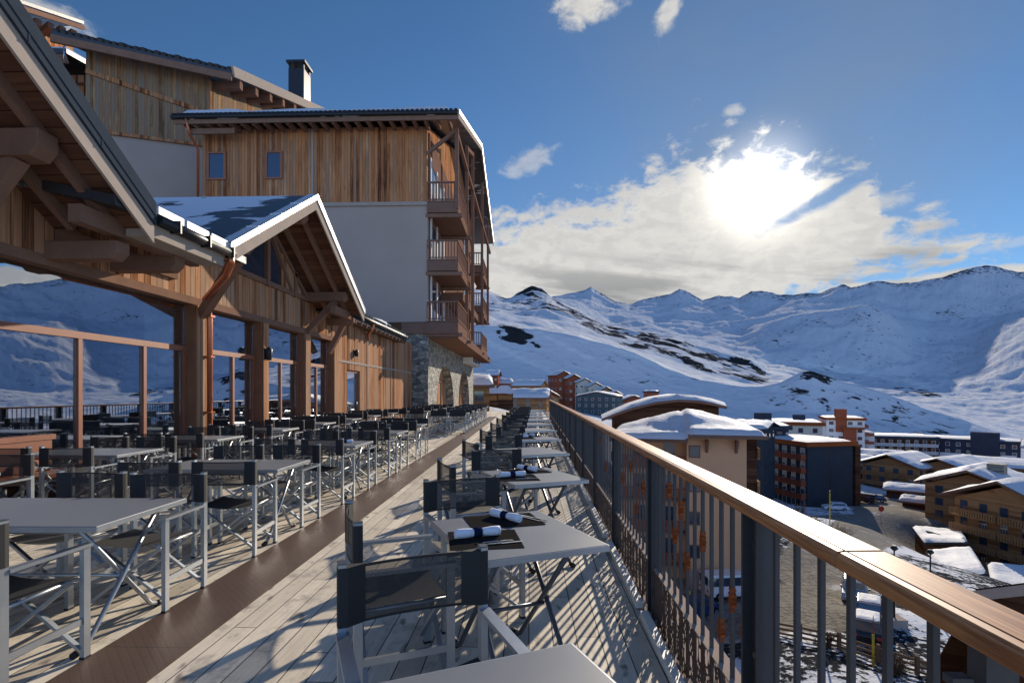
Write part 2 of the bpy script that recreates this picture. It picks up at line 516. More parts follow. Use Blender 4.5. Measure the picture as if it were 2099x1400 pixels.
def make_rail_wood():
    m, t, b = material('varnished_handrail')
    p = t.node('ShaderNodeNewGeometry').outputs['Position']
    x, y, z = t.sep(p)
    g = t.noise(t.xyz(t.m('MULTIPLY', x, 30.0), t.m('MULTIPLY', y, 1.3), t.m('MULTIPLY', z, 30.0)), 1.7, 6.0, 0.62, 1.0)
    fine = t.noise(t.xyz(t.m('MULTIPLY', x, 220.0), t.m('MULTIPLY', y, 6.0), t.m('MULTIPLY', z, 200.0)), 1.0, 3.0, 0.6)
    big = t.noise(p, 1.8, 3.0, 0.5)
    c = t.mix(t.smooth(g, 0.3, 0.7), (0.22, 0.070, 0.020), (0.50, 0.215, 0.075))
    c = t.mix(t.m('MULTIPLY', t.smooth(fine, 0.5, 0.72), 0.45), c, (0.13, 0.05, 0.02))
    c = t.vm('SCALE', c, sc=t.m('ADD', 0.75, t.m('MULTIPLY', big, 0.5)))
    t.l.new(c, b.inputs['Base Color'])
    t.put(b.inputs['Roughness'], t.m('ADD', 0.40, t.m('MULTIPLY', g, 0.22)))
    b.inputs['Coat Weight'].default_value = 0.0
    b.inputs['Specular IOR Level'].default_value = 0.32
    b.inputs['Coat Roughness'].default_value = 0.25
    bump(t, b, t.m('ADD', g, fine), 0.12, 0.004)
    return m


rail_wood = make_rail_wood()


def make_stone():
    m, t, b = material('rough_stone_masonry')
    p = t.node('ShaderNodeNewGeometry').outputs['Position']
    x, y, z = t.sep(p)
    v = t.xyz(t.m('ADD', x, y), t.m('MULTIPLY', z, 1.8), 0.0)
    v = t.vm('ADD', v, t.vm('SCALE', t.xyz(t.noise(p, 2.0), t.noise(p, 2.3), 0), sc=0.35))
    vo = t.node('ShaderNodeTexVoronoi', voronoi_dimensions='2D')
    t.put(vo.inputs['Vector'], v)
    vo.inputs['Scale'].default_value = 3.0
    ve = t.node('ShaderNodeTexVoronoi', voronoi_dimensions='2D', feature='DISTANCE_TO_EDGE')
    t.put(ve.inputs['Vector'], v)
    ve.inputs['Scale'].default_value = 3.0
    r = t.sep(vo.outputs['Color'])[0]
    c = t.mix(r, (0.10, 0.105, 0.10), (0.42, 0.38, 0.31))
    c = t.vm('SCALE', c, sc=t.m('ADD', 0.7, t.m('MULTIPLY', t.noise(p, 7.0, 5.0), 0.6)))
    e = t.smooth(ve.outputs['Distance'], 0.02, 0.09, 1.0, 0.0)
    c = t.mix(e, c, (0.20, 0.185, 0.16))
    t.l.new(c, b.inputs['Base Color'])
    b.inputs['Roughness'].default_value = 0.9
    bump(t, b, t.m('SUBTRACT', t.noise(p, 5.0, 5.0), e), 0.8, 0.08)
    return m


stone = make_stone()


def make_snow():
    m, t, b = material('roof_snow')
    p = t.node('ShaderNodeNewGeometry').outputs['Position']
    n = t.noise(p, 1.3, 6.0, 0.6)
    n2 = t.noise(p, 9.0, 4.0, 0.6)
    t.put(b.inputs['Base Color'], t.mix(n, (0.58, 0.60, 0.64), (0.68, 0.68, 0.69)))
    b.inputs['Roughness'].default_value = 0.75
    b.inputs['Specular IOR Level'].default_value = 0.3
    bump(t, b, t.m('ADD', t.m('MULTIPLY', n, 2.0), n2), 0.6, 0.08)
    return m


snow_mat = make_snow()


def make_patchy(name, lo, hi, verge=0.0, sc=0.9, under=(0.035, 0.038, 0.045)):
    m, t, b = material(name)
    p = t.node('ShaderNodeNewGeometry').outputs['Position']
    n = t.noise(p, sc, 6.0, 0.55, 0.4)
    row = t.m('FRACT', t.m('MULTIPLY', t.sep(p)[1], 2.8))
    k = t.smooth(t.m('ADD', t.m('ADD', n, t.m('MULTIPLY', row, 0.08)), t.smooth(t.sep(p)[0], -7.0, -5.3, 0.0, verge)), lo, hi)
    ro = t.mix(t.noise(p, 14.0), tuple(u * 0.6 for u in under), tuple(u * 1.6 for u in under))
    t.put(b.inputs['Base Color'], t.mix(k, ro, (0.62, 0.64, 0.68)))
    t.put(b.inputs['Roughness'], t.m('ADD', 0.35, t.m('MULTIPLY', k, 0.4)))
    bump(t, b, t.m('ADD', t.m('MULTIPLY', k, 1.5), t.m('MULTIPLY', row, 0.5)), 0.6, 0.05)
    return m


patchy = make_patchy('slate_with_snow', 0.40, 0.46, -0.22)
slate = make_patchy('slate_roofing', 0.66, 0.70)


def make_ground():
    m, t, b = material('snowy_ground')
    p = t.node('ShaderNodeNewGeometry').outputs['Position']
    def att(nm):
        a = t.node('ShaderNodeAttribute', attribute_name=nm)
        return a.outputs['Fac']
    rock, road, piste, sp = att('rock'), att('road'), att('piste'), att('spacing')
    # noise whose grain grows with the size of the land form it lies on
    nA = t.noise(p, 0.012, 4.0, 0.55, 0.6)
    sk = t.node('ShaderNodeMapping')
    sk.inputs['Rotation'].default_value = (0, 0, R(-38))
    sk.inputs['Scale'].default_value = (1.0, 2.4, 1.6)
    t.l.new(p, sk.inputs[0])
    nB = t.noise(sk.outputs[0], 0.06, 4.0, 0.6, 0.5)
    nC = t.noise(p, 0.22, 7.0, 0.65, 0.3)
    nD = t.noise(p, 2.2, 6.0, 0.6)
    far = t.m('ADD', t.m('MULTIPLY', nA, 0.3), t.m('MULTIPLY', nB, 0.7))
    near = t.m('ADD', t.m('MULTIPLY', nC, 0.6), t.m('MULTIPLY', nD, 0.4))
    rn = t.mix(sp, near, far)
    rn = t.sep(rn)[0]
    thr = t.m('SUBTRACT', 0.755, t.m('MULTIPLY', rock, 0.42))
    rk = t.smooth(t.m('SUBTRACT', rn, thr), 0.0, 0.035)
    rcol = t.mix(nC, (0.014, 0.016, 0.020), (0.05, 0.05, 0.052))
    scol = t.mix(nC, (0.58, 0.60, 0.64), (0.68, 0.69, 0.71))
    # groomed runs and old tracks are whiter, wind crust greyer
    scol = t.mix(t.m('MULTIPLY', t.smooth(nB, 0.4, 0.7), 0.12), scol, (0.42, 0.46, 0.54))
    scol = t.mix(t.m('MULTIPLY', piste, 0.8), scol, (0.80, 0.79, 0.77))
    c = t.mix(rk, scol, rcol)
    # trodden, salted road surface
    rd = t.smooth(t.m('ADD', road, t.m('MULTIPLY', t.m('SUBTRACT', t.noise(p, 0.55, 6.0, 0.65), 0.5), 0.9)), 0.42, 0.58)
    tr = t.noise(t.vm('MULTIPLY', p, (1.0, 0.35, 1.0)), 1.6, 6.0, 0.6)
    rdc = t.mix(tr, (0.14, 0.13, 0.115), (0.33, 0.305, 0.26))
    rdc = t.mix(t.m('MULTIPLY', t.smooth(nC, 0.56, 0.66), 0.7), rdc, (0.5, 0.5, 0.52))
    c = t.mix(rd, c, rdc)
    df = t.node('ShaderNodeBsdfDiffuse')
    t.l.new(c, df.inputs['Color'])
    t.l.new(df.outputs[0], t.n['Material Output'].inputs[0])
    bmp = t.node('ShaderNodeBump')
    bmp.inputs['Strength'].default_value = 0.9
    t.put(bmp.inputs['Distance'], t.m('ADD', 0.35, t.m('MULTIPLY', sp, 4.0)))
    t.put(bmp.inputs['Height'], t.m('ADD', rn, t.m('MULTIPLY', rk, 0.25)))
    t.l.new(bmp.outputs[0], df.inputs['Normal'])
    return m


ground_mat = make_ground()


# ------------------------------------------------------------------ mesh helpers
class MB:
    def __init__(s):
        s.v, s.f, s.sm = [], [], []
        s.cut, s.fcut = [0], [0]

    def add(s, vs, fs, smooth=False):
        o = len(s.v)
        s.v += [tuple(q) for q in vs]
        s.f += [tuple(i + o for i in q) for q in fs]
        s.sm += [smooth] * len(fs)
        s.cut.append(len(s.v))
        s.fcut.append(len(s.f))
        return s

    def box(s, x0, x1, y0, y1, z0, z1):
        v = [(x, y, z) for z in (z0, z1) for y in (y0, y1) for x in (x0, x1)]
        return s.add(v, [(0, 2, 3, 1), (4, 5, 7, 6), (0, 1, 5, 4), (2, 6, 7, 3), (0, 4, 6, 2), (1, 3, 7, 5)])

    def beam(s, p0, p1, w, h, up=(0, 0, 1)):
        """rectangular bar from p0 to p1, w across, h along 'up'"""
        p0, p1, up = Vector(p0), Vector(p1), Vector(up)
        d = (p1 - p0).normalized()
        if abs(d.dot(up)) > 0.98:
            up = Vector((0, 1, 0))
        a = d.cross(up).normalized()
        b = a.cross(d).normalized()
        v = []
        for p in (p0, p1):
            for (i, j) in ((-1, -1), (1, -1), (1, 1), (-1, 1)):
                v.append(p + a * (i * w / 2) + b * (j * h / 2))
        return s.add(v, [(3, 2, 1, 0), (4, 5, 6, 7), (0, 1, 5, 4), (1, 2, 6, 5), (2, 3, 7, 6), (3, 0, 4, 7)])

    def tube(s, pts, r, n=8, caps=True):
        pts = [Vector(p) for p in pts]
        rs = r if isinstance(r, (list, tuple)) else [r] * len(pts)
        v, f = [], []
        for i, p in enumerate(pts):
            d = (pts[min(i + 1, len(pts) - 1)] - pts[max(i - 1, 0)]).normalized()
            up = Vector((0, 0, 1)) if abs(d.z) < 0.95 else Vector((0, 1, 0))
            a = d.cross(up).normalized()
            b = a.cross(d).normalized()
            for k in range(n):
                t = 2 * math.pi * k / n
                v.append(p + (a * math.cos(t) + b * math.sin(t)) * rs[i])
        for i in range(len(pts) - 1):
            for k in range(n):
                k2 = (k + 1) % n
                f.append((i * n + k, i * n + k2, (i + 1) * n + k2, (i + 1) * n + k))
        s.add(v, f, True)
        if caps:
            o = len(s.v) - len(v)
            s.f += [tuple(o + k for k in range(n))[::-1], tuple(o + (len(pts) - 1) * n + k for k in range(n))]
            s.sm += [False, False]
            s.fcut[-1] = len(s.f)
        return s

    def prism(s, poly, vec):
        """closed polygon (3-D points) swept by vec"""
        n = len(poly)
        vec = Vector(vec)
        v = [Vector(p) for p in poly] + [Vector(p) + vec for p in poly]
        f = [tuple(range(n))[::-1], tuple(range(n, 2 * n))]
        for i in range(n):
            j = (i + 1) % n
            f.append((i, j, n + j, n + i))
        return s.add(v, f)

    def slab(s, a, b, c, d, t):
        """quad a b c d (top surface) with thickness t downward"""
        return s.prism([a, b, c, d], (0, 0, -t))

    def build_each(s, name, mat, parent=None, local=False):
        """one object per added piece"""
        for v0, v1, f0, f1 in zip(s.cut[:-1:1], s.cut[1:], s.fcut[:-1], s.fcut[1:]):
            q = MB()
            q.v = s.v[v0:v1]
            q.f = [tuple(i - v0 for i in f) for f in s.f[f0:f1]]
            q.sm = s.sm[f0:f1]
            q.build(name, mat, parent, local=local)

    def build(s, name, mat, parent=None, bevel=0.0, local=False):
        off = Vector((0, 0, 0))
        if parent is not None and not local:
            p = parent
            while p is not None:
                off += p.location
                p = p.parent
        me = bpy.data.meshes.new(name)
        me.from_pydata([tuple(Vector(q) - off) for q in s.v], [], s.f)
        me.materials.append(mat)
        me.polygons.foreach_set('use_smooth', s.sm)
        me.update()
        o = bpy.data.objects.new(name, me)
        COL.objects.link(o)
        if parent is not None:
            o.parent = parent
        if bevel:
            md = o.modifiers.new('bevel', 'BEVEL')
            md.width = bevel
            md.segments = 2
            md.limit_method = 'ANGLE'
        return o


def tag(o, label=None, cat=None, group=None, kind=None):
    if label:
        o['label'] = label
    if cat:
        o['category'] = cat
    if group:
        o['group'] = group
    if kind:
        o['kind'] = kind
    return o


def thing(name, label, cat, loc=(0, 0, 0), rz=0.0, group=None):
    o = bpy.data.objects.new(name, None)
    o.empty_display_size = 0.2
    COL.objects.link(o)
    o.location = loc
    o.rotation_euler = (0, 0, rz)
    return tag(o, label, cat, group)


def copy_tree(o, parent=None):
    c = o.copy()
    COL.objects.link(c)
    c.parent = parent
    for ch in list(o.children):
        copy_tree(ch, c)
    return c


def pt(px, py, d):
    """world point seen at (px, py) at a distance d along the view axis"""
    s, c = math.sin(YAW), math.cos(YAW)
    u = (px - CX) / FPX * d
    return Vector((-s * d + c * u, c * d + s * u, EYE + (HY - py) / FPX * d))


def snow_pad(mb, a, b, c, d, th, nu=14, nv=10, amp=0.3, edge=0.12, seed=0.0):
    """a soft snow cover on the quad a b c d: rounded rims, uneven top"""
    a, b, c, d = map(Vector, (a, b, c, d))
    v, f = [], []
    for j in range(nv + 1):
        for i in range(nu + 1):
            u, w = i / nu, j / nv
            p = a * (1 - u) * (1 - w) + b * u * (1 - w) + c * u * w + d * (1 - u) * w
            e = min(u, 1 - u, w, 1 - w) / edge
            k = min(1.0, e) if e < 1 else 1.0
            k = math.sqrt(max(0.0, 1 - (1 - k) ** 2))
            n = mnoise.noise(p * 0.55 + Vector((seed, 0, 0))) + 0.4 * mnoise.noise(p * 1.7)
            v.append(p + Vector((0, 0, th * k * (1 + amp * n))))
    for j in range(nv):
        for i in range(nu):
            q = j * (nu + 1) + i
            f.append((q, q + 1, q + nu + 2, q + nu + 1))
    mb.add(v, f, True)
    return mb

# ------------------------------------------------------------------ terrain
_near = [  # (px, py, distance): places on the ground near the hotel and in the village
    (1745, 1232, 41.3), (1765, 1312, 33.9), (1600, 1312, 32.8), (1900, 1402, 27.9), (1420, 1200, 44.7), (1300, 1195, 45.5),
    (1560, 1150, 52), (1640, 1130, 56), (1700, 1085, 70), (1665, 1035, 109), (1560, 1020, 112), (1740, 1040, 105), (1790, 1085, 76), (1850, 1060, 94), (1790, 1030, 110),
    (1850, 1012, 128), (1960, 985, 150), (1830, 1250, 37.5), (1880, 1130, 72), (1910, 1115, 88), (1990, 1190, 80), (2099, 1212, 72), (2300, 1200, 75),
    (1900, 1300, 34.5), (1990, 1330, 33), (2099, 1330, 35), (2300, 1300, 40), (1730, 945, 200), (1960, 962, 197), (1600, 940, 190), (2099, 960, 190), (2400, 980, 190),
    (1300, 900, 150), (1430, 925, 150), (1200, 880, 160), (1090, 822, 200), (1000, 818, 200),
    (1270, 1330, 36), (1280, 1500, 25), (1500, 1500, 24.5), (1800, 1560, 22), (2100, 1700, 18.5), (1250, 1000, 90), (1130, 900, 110)]
_near_w = [pt(*q) for q in _near]
_near_w += [Vector(q) for q in ((6, 0, -15.5), (14, 0, -15.5), (30, 0, -16), (8, 10, -15), (6, 20, -14.5), (5, 35, -13.5), (60, 5, -24), (90, 20, -28), (4, 50, -9.0),
                                (-1, 60, -1.6), (-6, 60, -1.3), (-6, 90, -1.5), (-20, 60, -1), (-30, 20, -1), (-30, 90, 0), (-60, 60, 2), (-60, 10, 0), (-4, 130, -2.0), (0, 90, -2.4), (5, 90, -7.5))]
_P = np.array([[q.x, q.y] for q in _near_w])
_Z = np.array([q.z for q in _near_w])


def _tps(r):
    return np.where(r > 1e-6, r * r * np.log(np.maximum(r, 1e-6)), 0.0)


_n = len(_P)
_K = _tps(np.linalg.norm(_P[:, None] - _P[None], axis=2) / 50.0) + np.eye(_n) * 0.002
_A = np.zeros((_n + 3, _n + 3))
_A[:_n, :_n] = _K
_A[:_n, _n] = 1
_A[:_n, _n + 1:] = _P / 50.0
_A[_n:, :_n] = _A[:_n, _n:].T
_W = np.linalg.solve(_A, np.concatenate([_Z, np.zeros(3)]))


def near_z(x, y):
    q = np.stack([x, y], -1)
    r = np.linalg.norm(q[..., None, :] - _P, axis=-1) / 50.0
    return np.clip(_tps(r) @ _W[:_n] + _W[_n] + q[..., 0] / 50 * _W[_n + 1] + q[..., 1] / 50 * _W[_n + 2], -36, 6)


_FAR = [  # distance, then skyline of the land at that distance as (px, py)
    (230, [(-3000, 800), (900, 812), (1000, 820), (1140, 842), (1300, 872), (1560, 925), (1700, 942), (1850, 950), (2000, 955), (2099, 962), (2400, 985), (4500, 1000)]),
    (315, [(-3000, 785), (900, 796), (1000, 806), (1140, 835), (1300, 862), (1560, 905), (1700, 918), (1850, 925), (2000, 933), (2099, 942), (2400, 950), (4500, 960)]),
    (338, [(-3000, 750), (900, 765), (1000, 776), (1140, 805), (1300, 838), (1500, 868), (1620, 878), (1750, 884), (1850, 894), (2000, 910), (2099, 921), (2400, 930), (4500, 940)]),
    (366, [(-3000, 700), (900, 722), (1000, 732), (1140, 756), (1300, 795), (1480, 832), (1560, 843), (1640, 845), (1720, 852), (1800, 860), (1900, 880), (2000, 897), (2099, 908), (2400, 920), (4500, 925)]),
    (396, [(-3000, 640), (900, 660), (1000, 668), (1100, 675), (1190, 690), (1300, 726), (1380, 758), (1440, 776), (1500, 787), (1560, 792), (1600, 788), (1645, 764), (1665, 760), (1720, 781), (1800, 801), (1880, 826), (1950, 853), (2020, 876), (2060, 890), (2099, 902), (2400, 905), (4500, 900)]),
    (600, [(-3000, 625), (900, 642), (1000, 652), (1190, 684), (1300, 715), (1400, 752), (1500, 778), (1560, 788), (1640, 790), (1750, 808), (1850, 830), (1950, 852), (2099, 872), (2400, 870), (4500, 860)]),
    (1050, [(-3000, 590), (900, 612), (1000, 622), (1050, 627), (1120, 622), (1170, 642), (1250, 668), (1330, 680), (1400, 694), (1450, 706), (1540, 733), (1570, 762), (1620, 770), (1700, 786), (1800, 800), (1900, 806), (2000, 806), (2099, 808), (2400, 790), (4500, 760)]),
    (1330, [(-3000, 560), (900, 580), (1000, 600), (1040, 614), (1060, 601), (1090, 590), (1112, 596), (1140, 620), (1170, 642), (1250, 690), (1400, 715), (1550, 745), (1620, 752), (1700, 764), (1800, 772), (1900, 770), (1960, 772), (2000, 762), (2050, 738), (2099, 716), (2200, 690), (2400, 680), (4500, 650)]),
    (1700, [(-3000, 560), (900, 590), (1000, 606), (1040, 618), (1100, 612), (1190, 640), (1250, 668), (1350, 680), (1450, 690), (1520, 692), (1560, 672), (1620, 652), (1700, 640), (1760, 626), (1790, 630), (1830, 655), (1870, 688), (1900, 700), (1960, 702), (2000, 694), (2050, 668), (2099, 650), (2200, 640), (2400, 650), (4500, 620)]),
    (2000, [(-3000, 560), (900, 600), (1000, 610), (1040, 620), (1150, 622), (1250, 645), (1350, 655), (1450, 655), (1560, 650), (1640, 640), (1760, 640), (1830, 652), (1900, 656), (1950, 655), (2000, 655), (2050, 650), (2099, 640), (2200, 630), (2400, 620), (4500, 600)]),
    (2420, [(-3000, 560), (900, 600), (1000, 600), (1040, 612), (1130, 608), (1160, 604), (1200, 597), (1212, 592), (1230, 603), (1260, 617), (1290, 622), (1320, 615), (1350, 612), (1375, 604), (1393, 594), (1410, 602), (1440, 619), (1470, 611), (1500, 609), (1515, 614), (1540, 601), (1560, 600), (1600, 607), (1640, 603), (1680, 602), (1705, 594), (1730, 585), (1745, 590), (1760, 586), (1800, 580), (1850, 583), (1880, 580), (1920, 569), (1960, 560), (2000, 547), (2015, 546), (2060, 552), (2099, 558), (2160, 566), (2300, 574), (2450, 562), (2700, 590), (3200, 600), (4500, 610)]),
    (3000, [(-3000, 640), (4500, 650)]),
    (4500, [(-3000, 760), (4500, 760)])]
_OLD = [230, 330, 450, 620, 850, 1080, 1600, 2150, 2700, 3300, 4500, 5200, 7000]
_FD = np.log(np.array([q[0] for q in _FAR], float))


def land_z(px, d):
    """height of the land at view column px and distance d (arrays)"""
    px, d = np.broadcast_arrays(np.asarray(px, float), np.asarray(d, float))
    s, c = math.sin(YAW), math.cos(YAW)
    u = (px - CX) / FPX * d
    X, Y = -s * d + c * u, c * d + s * u
    zn = near_z(X, Y)
    ys = np.stack([np.interp(px, [a for a, _ in cv], [b for _, b in cv]) for _, cv in _FAR], -1)
    zs = EYE + (HY - ys) / FPX * np.array([q[0] for q in _FAR])
    ld = np.clip(np.log(np.maximum(d, 1.0)), _FD[0], _FD[-1])
    i = np.clip(np.searchsorted(_FD, ld, side='right') - 1, 0, len(_FD) - 2)
    f = (ld - _FD[i]) / (_FD[i + 1] - _FD[i])
    dl, dr = np.exp(_FD[i]), np.exp(_FD[i + 1])
    f = (np.exp(ld) - dl) / (dr - dl)
    z0 = np.take_along_axis(zs, i[..., None], -1)[..., 0]
    z1 = np.take_along_axis(zs, (i + 1)[..., None], -1)[..., 0]
    zf = z0 * (1 - f) + z1 * f
    k = np.clip((d - 150) / 80.0, 0, 1)
    k = k * k * (3 - 2 * k)
    return zn * (1 - k) + zf * k, X, Y


def ground_at(px, py, dmax=6000):
    """where the sight line through (px, py) first meets the land"""
    ds = np.geomspace(12, dmax, 900)
    z, _, _ = land_z(np.full_like(ds, px), ds)
    ray = EYE + (HY - py) / FPX * ds
    hit = np.nonzero(ray <= z)[0]
    d = ds[hit[0]] if len(hit) else dmax
    q = pt(px, py, d)
    q.z = float(land_z(px, d)[0])
    return q, d


def zland(x, y):
    """land height under a world position"""
    s, c = math.sin(YAW), math.cos(YAW)
    d = -s * x + c * y
    u = c * x + s * y
    return float(land_z(CX + u / max(d, 0.5) * FPX, d)[0])


def smooth01(v, a, b):
    k = np.clip((v - a) / (b - a), 0, 1)
    return k * k * (3 - 2 * k)


def seg_dist(X, Y, pts):
    out = np.full(X.shape, 1e9)
    for (ax, ay, aw), (bx, by, bw) in zip(pts[:-1], pts[1:]):
        vx, vy = bx - ax, by - ay
        t = np.clip(((X - ax) * vx + (Y - ay) * vy) / (vx * vx + vy * vy), 0, 1)
        w = aw + (bw - aw) * t
        out = np.minimum(out, np.hypot(X - ax - vx * t, Y - ay - vy * t) / w)
    return out


def build_ground():
    cols = np.concatenate([np.linspace(-2600, 950, 70, endpoint=False), np.linspace(950, 2250, 760, endpoint=False), np.linspace(2250, 4400, 150)])
    rows = np.concatenate([np.geomspace(9, 30, 30, endpoint=False), np.geomspace(30, 250, 170, endpoint=False), np.geomspace(250, 3000, 330, endpoint=False), np.geomspace(3000, 9000, 8)])
    PX, D = np.meshgrid(cols, rows)
    Z, X, Y = land_z(PX, D)
    nr, nc = PX.shape
    flat = np.stack([X, Y, Z], -1).reshape(-1, 3)
    disp = np.zeros(nr * nc)
    Dl = D.reshape(-1)
    PXl = PX.reshape(-1)
    frac = mnoise.fractal
    for k in range(nr * nc):
        d = Dl[k]
        if d < 14:
            continue
        w = min(400.0, max(14.0, d * 0.13))
        p = Vector((PXl[k] / FPX * 7.7, math.log(d) * 7.7, 3.3)) if d > 110 else Vector((flat[k, 0] / 14.0, flat[k, 1] / 14.0, 9.3))
        amp = 0.02 * w if d < 200 else (0.02 + 0.075 * min(1.0, (d - 200) / 600.0)) * w
        if PXl[k] > 2300 or PXl[k] < 950:
            amp *= 1.2
        if d > 900:
            disp[k] = amp * (0.42 - abs(frac(p, 0.95, 2.1, 6))) * 0.95
        else:
            disp[k] = amp * frac(p, 1.0, 2.1, 4)
    flat[:, 2] += disp
    # land use
    Dn = Dl
    Dl = np.where(Dn < 230, Dn, np.interp(Dn, [q[0] for q in _FAR], _OLD))
    X, Y = flat[:, 0], flat[:, 1]
    rocks = np.zeros(len(flat))
    PYv = HY - (flat[:, 2] - EYE) / Dn * FPX
    stripe = np.ones(len(flat))
    for k in np.nonzero((Dn > 300) & (Dn < 1500) & (PXl > 950) & (PXl < 2200))[0]:
        u_ = PXl[k] / FPX
        w_ = math.log(Dn[k])
        stripe[k] = min(1.0, max(.35, .78 + 1.7 * mnoise.fractal(Vector((u_ * 22 + w_ * 5, w_ * 26 - u_ * 9, 1.7)), 1.0, 2.0, 3)))
    def ell(cx, cy, rx, ry, rot, d0, d1, g):
        a = R(rot)
        u = (PXl - cx) * math.cos(a) + (PYv - cy) * math.sin(a)
        v = -(PXl - cx) * math.sin(a) + (PYv - cy) * math.cos(a)
        q = np.sqrt((u / rx) ** 2 + (v / ry) ** 2)
        return (g * 1.15 if g > .5 else g) * smooth01(-q, -1.25, -0.6) * (Dl > d0) * (Dl < d1) * (stripe if g > .5 else 1.0)
    rocks += 0.20 * (Dl > 1300) + 0.15 * (Dl > 500)
    for e in ((1400, 722, 150, 26, 20, 860, 2000, 0.76), (1530, 760, 60, 26, 24, 860, 1900, 0.76), (1300, 700, 90, 16, 16, 860, 2000, 0.68), (1065, 688, 105, 20, 10, 500, 1900, 0.72), (1240, 672, 80, 18, 20, 860, 2300, 0.6),
              (1095, 612, 90, 34, 12, 1300, 2500, 0.80), (1165, 640, 75, 16, 30, 1300, 2500, 0.6),
              (1040, 640, 90, 30, 10, 1200, 2600, 0.4),
              (1660, 772, 70, 18, 10, 400, 1050, 0.62), (1700, 835, 190, 60, 14, 300, 950, 0.46), (1900, 870, 150, 40, 20, 300, 950, 0.46), (1300, 770, 260, 60, 14, 300, 900, 0.42),
              (1750, 640, 80, 18, 0, 2200, 3000, 0.45), (1660, 660, 60, 16, -20, 2200, 3000, 0.40), (1600, 690, 50, 12, -30, 1800, 3000, 0.45), (1950, 645, 50, 10, 5, 2900, 3600, 0.5),
              (1880, 803, 60, 8, 8, 900, 2200, 0.6), (2040, 830, 90, 30, 6, 900, 2200, 0.25), (2030, 575, 80, 25, 0, 3600, 5200, 0.35)):
        rocks = np.maximum(rocks, ell(*e))
    rocks += 0.26 * smooth01(Dl, 4150, 4480) * (Dl < 5200)
    rocks = np.clip(rocks, 0, 1)
    rocks[(Dl < 62)] = 0.66
    mid = (Dl >= 62) & (Dl < 300)
    rocks[mid] = 0.46
    def poly(pts):
        out = []
        for (px, py, w) in pts:
            q, _ = ground_at(px, py)
            out.append((q.x, q.y, w))
        return out
    roads = [poly([(1300, 1262, 5.5), (1450, 1262, 6.0), (1560, 1240, 6.0), (1660, 1215, 4.8), (1700, 1130, 3.4), (1765, 1095, 3.6), (1835, 1060, 6.5), (1850, 1035, 9.0), (1790, 1020, 7.0)]),
             poly([(1835, 1060, 4.0), (1800, 1078, 3.5), (1740, 1062, 3.0), (1600, 1058, 3.0)]),
             poly([(1640, 1250, 4.0), (1655, 1180, 4.0)])]
    road = np.zeros(len(flat))
    for rp in roads:
        road = np.maximum(road, 1 - smooth01(seg_dist(X, Y, rp), 0.55, 1.45))
    road[Dl > 170] = 0
    piste = np.zeros(len(flat))
    def line(pts, wpx, d0, d1):
        ps = np.array(pts, float)
        best = np.full(len(flat), 1e9)
        for a, b in zip(ps[:-1], ps[1:]):
            v = b - a
            t = np.clip(((PXl - a[0]) * v[0] + (PYv - a[1]) * v[1]) / (v @ v), 0, 1)
            best = np.minimum(best, np.hypot(PXl - a[0] - v[0] * t, (PYv - a[1] - v[1] * t) * 1.6))
        return (1 - smooth01(best, wpx * 0.5, wpx * 1.6)) * (Dl > d0) * (Dl < d1)
    for l in (([(1000, 700), (1080, 740), (1150, 772)], 5, 400, 1100), ([(1080, 670), (1160, 710), (1220, 740)], 4, 400, 1200),
              ([(1190, 690), (1300, 727), (1400, 766), (1500, 787), (1640, 797)], 6, 400, 1200),
              ([(1570, 745), (1640, 790), (1560, 800)], 30, 860, 2300), ([(1640, 745), (1800, 770), (1900, 790)], 8, 1100, 2600)):
        piste = np.maximum(piste, line(*l))
    spc = smooth01(np.log(np.maximum(Dn, 1)), math.log(170), math.log(520))
    idx = np.arange(nr * nc).reshape(nr, nc)
    a, b, c, d = idx[:-1, :-1], idx[:-1, 1:], idx[1:, 1:], idx[1:, :-1]
    faces = np.stack([a, b, c, d], -1).reshape(-1, 4)
    me = bpy.data.meshes.new('ground')
    me.vertices.add(len(flat))
    me.vertices.foreach_set('co', flat.astype(np.float32).ravel())
    me.loops.add(faces.size)
    me.loops.foreach_set('vertex_index', faces.astype(np.int32).ravel())
    me.polygons.add(len(faces))
    me.polygons.foreach_set('loop_start', (np.arange(len(faces)) * 4).astype(np.int32))
    me.polygons.foreach_set('use_smooth', np.ones(len(faces), bool))
    me.update(calc_edges=True)
    me.validate()
    for nm, arr in (('rock', rocks), ('road', road), ('piste', piste), ('spacing', spc)):
        at = me.attributes.new(nm, 'FLOAT', 'POINT')
        at.data.foreach_set('value', arr.astype(np.float32))
    me.materials.append(ground_mat)
    o = bpy.data.objects.new('ground', me)
    COL.objects.link(o)
    tag(o, kind='structure')
    # the same snow behind and beside the camera, under the hotel
    m = MB()
    m.add([(-400, -500, -16.5), (500, -500, -16.5), (500, 30, -30), (-400, 30, -30)], [(0, 1, 2, 3)])
    o2 = m.build('ground', ground_mat)
    for nm, val in (('rock', 0.3), ('road', 0.0), ('piste', 0.0), ('spacing', 0.0)):
        at = o2.data.attributes.new(nm, 'FLOAT', 'POINT')
        at.data.foreach_set('value', np.full(4, val, np.float32))
    tag(o2, kind='structure')


build_ground()

# ------------------------------------------------------------------ terrace
XF, XC, XG = -6.66, -6.45, -5.1        # glass plane, column faces, gable overhang


def RX(y):                            # inner edge of the terrace along the railing
    return 0.76 + 0.013 * y


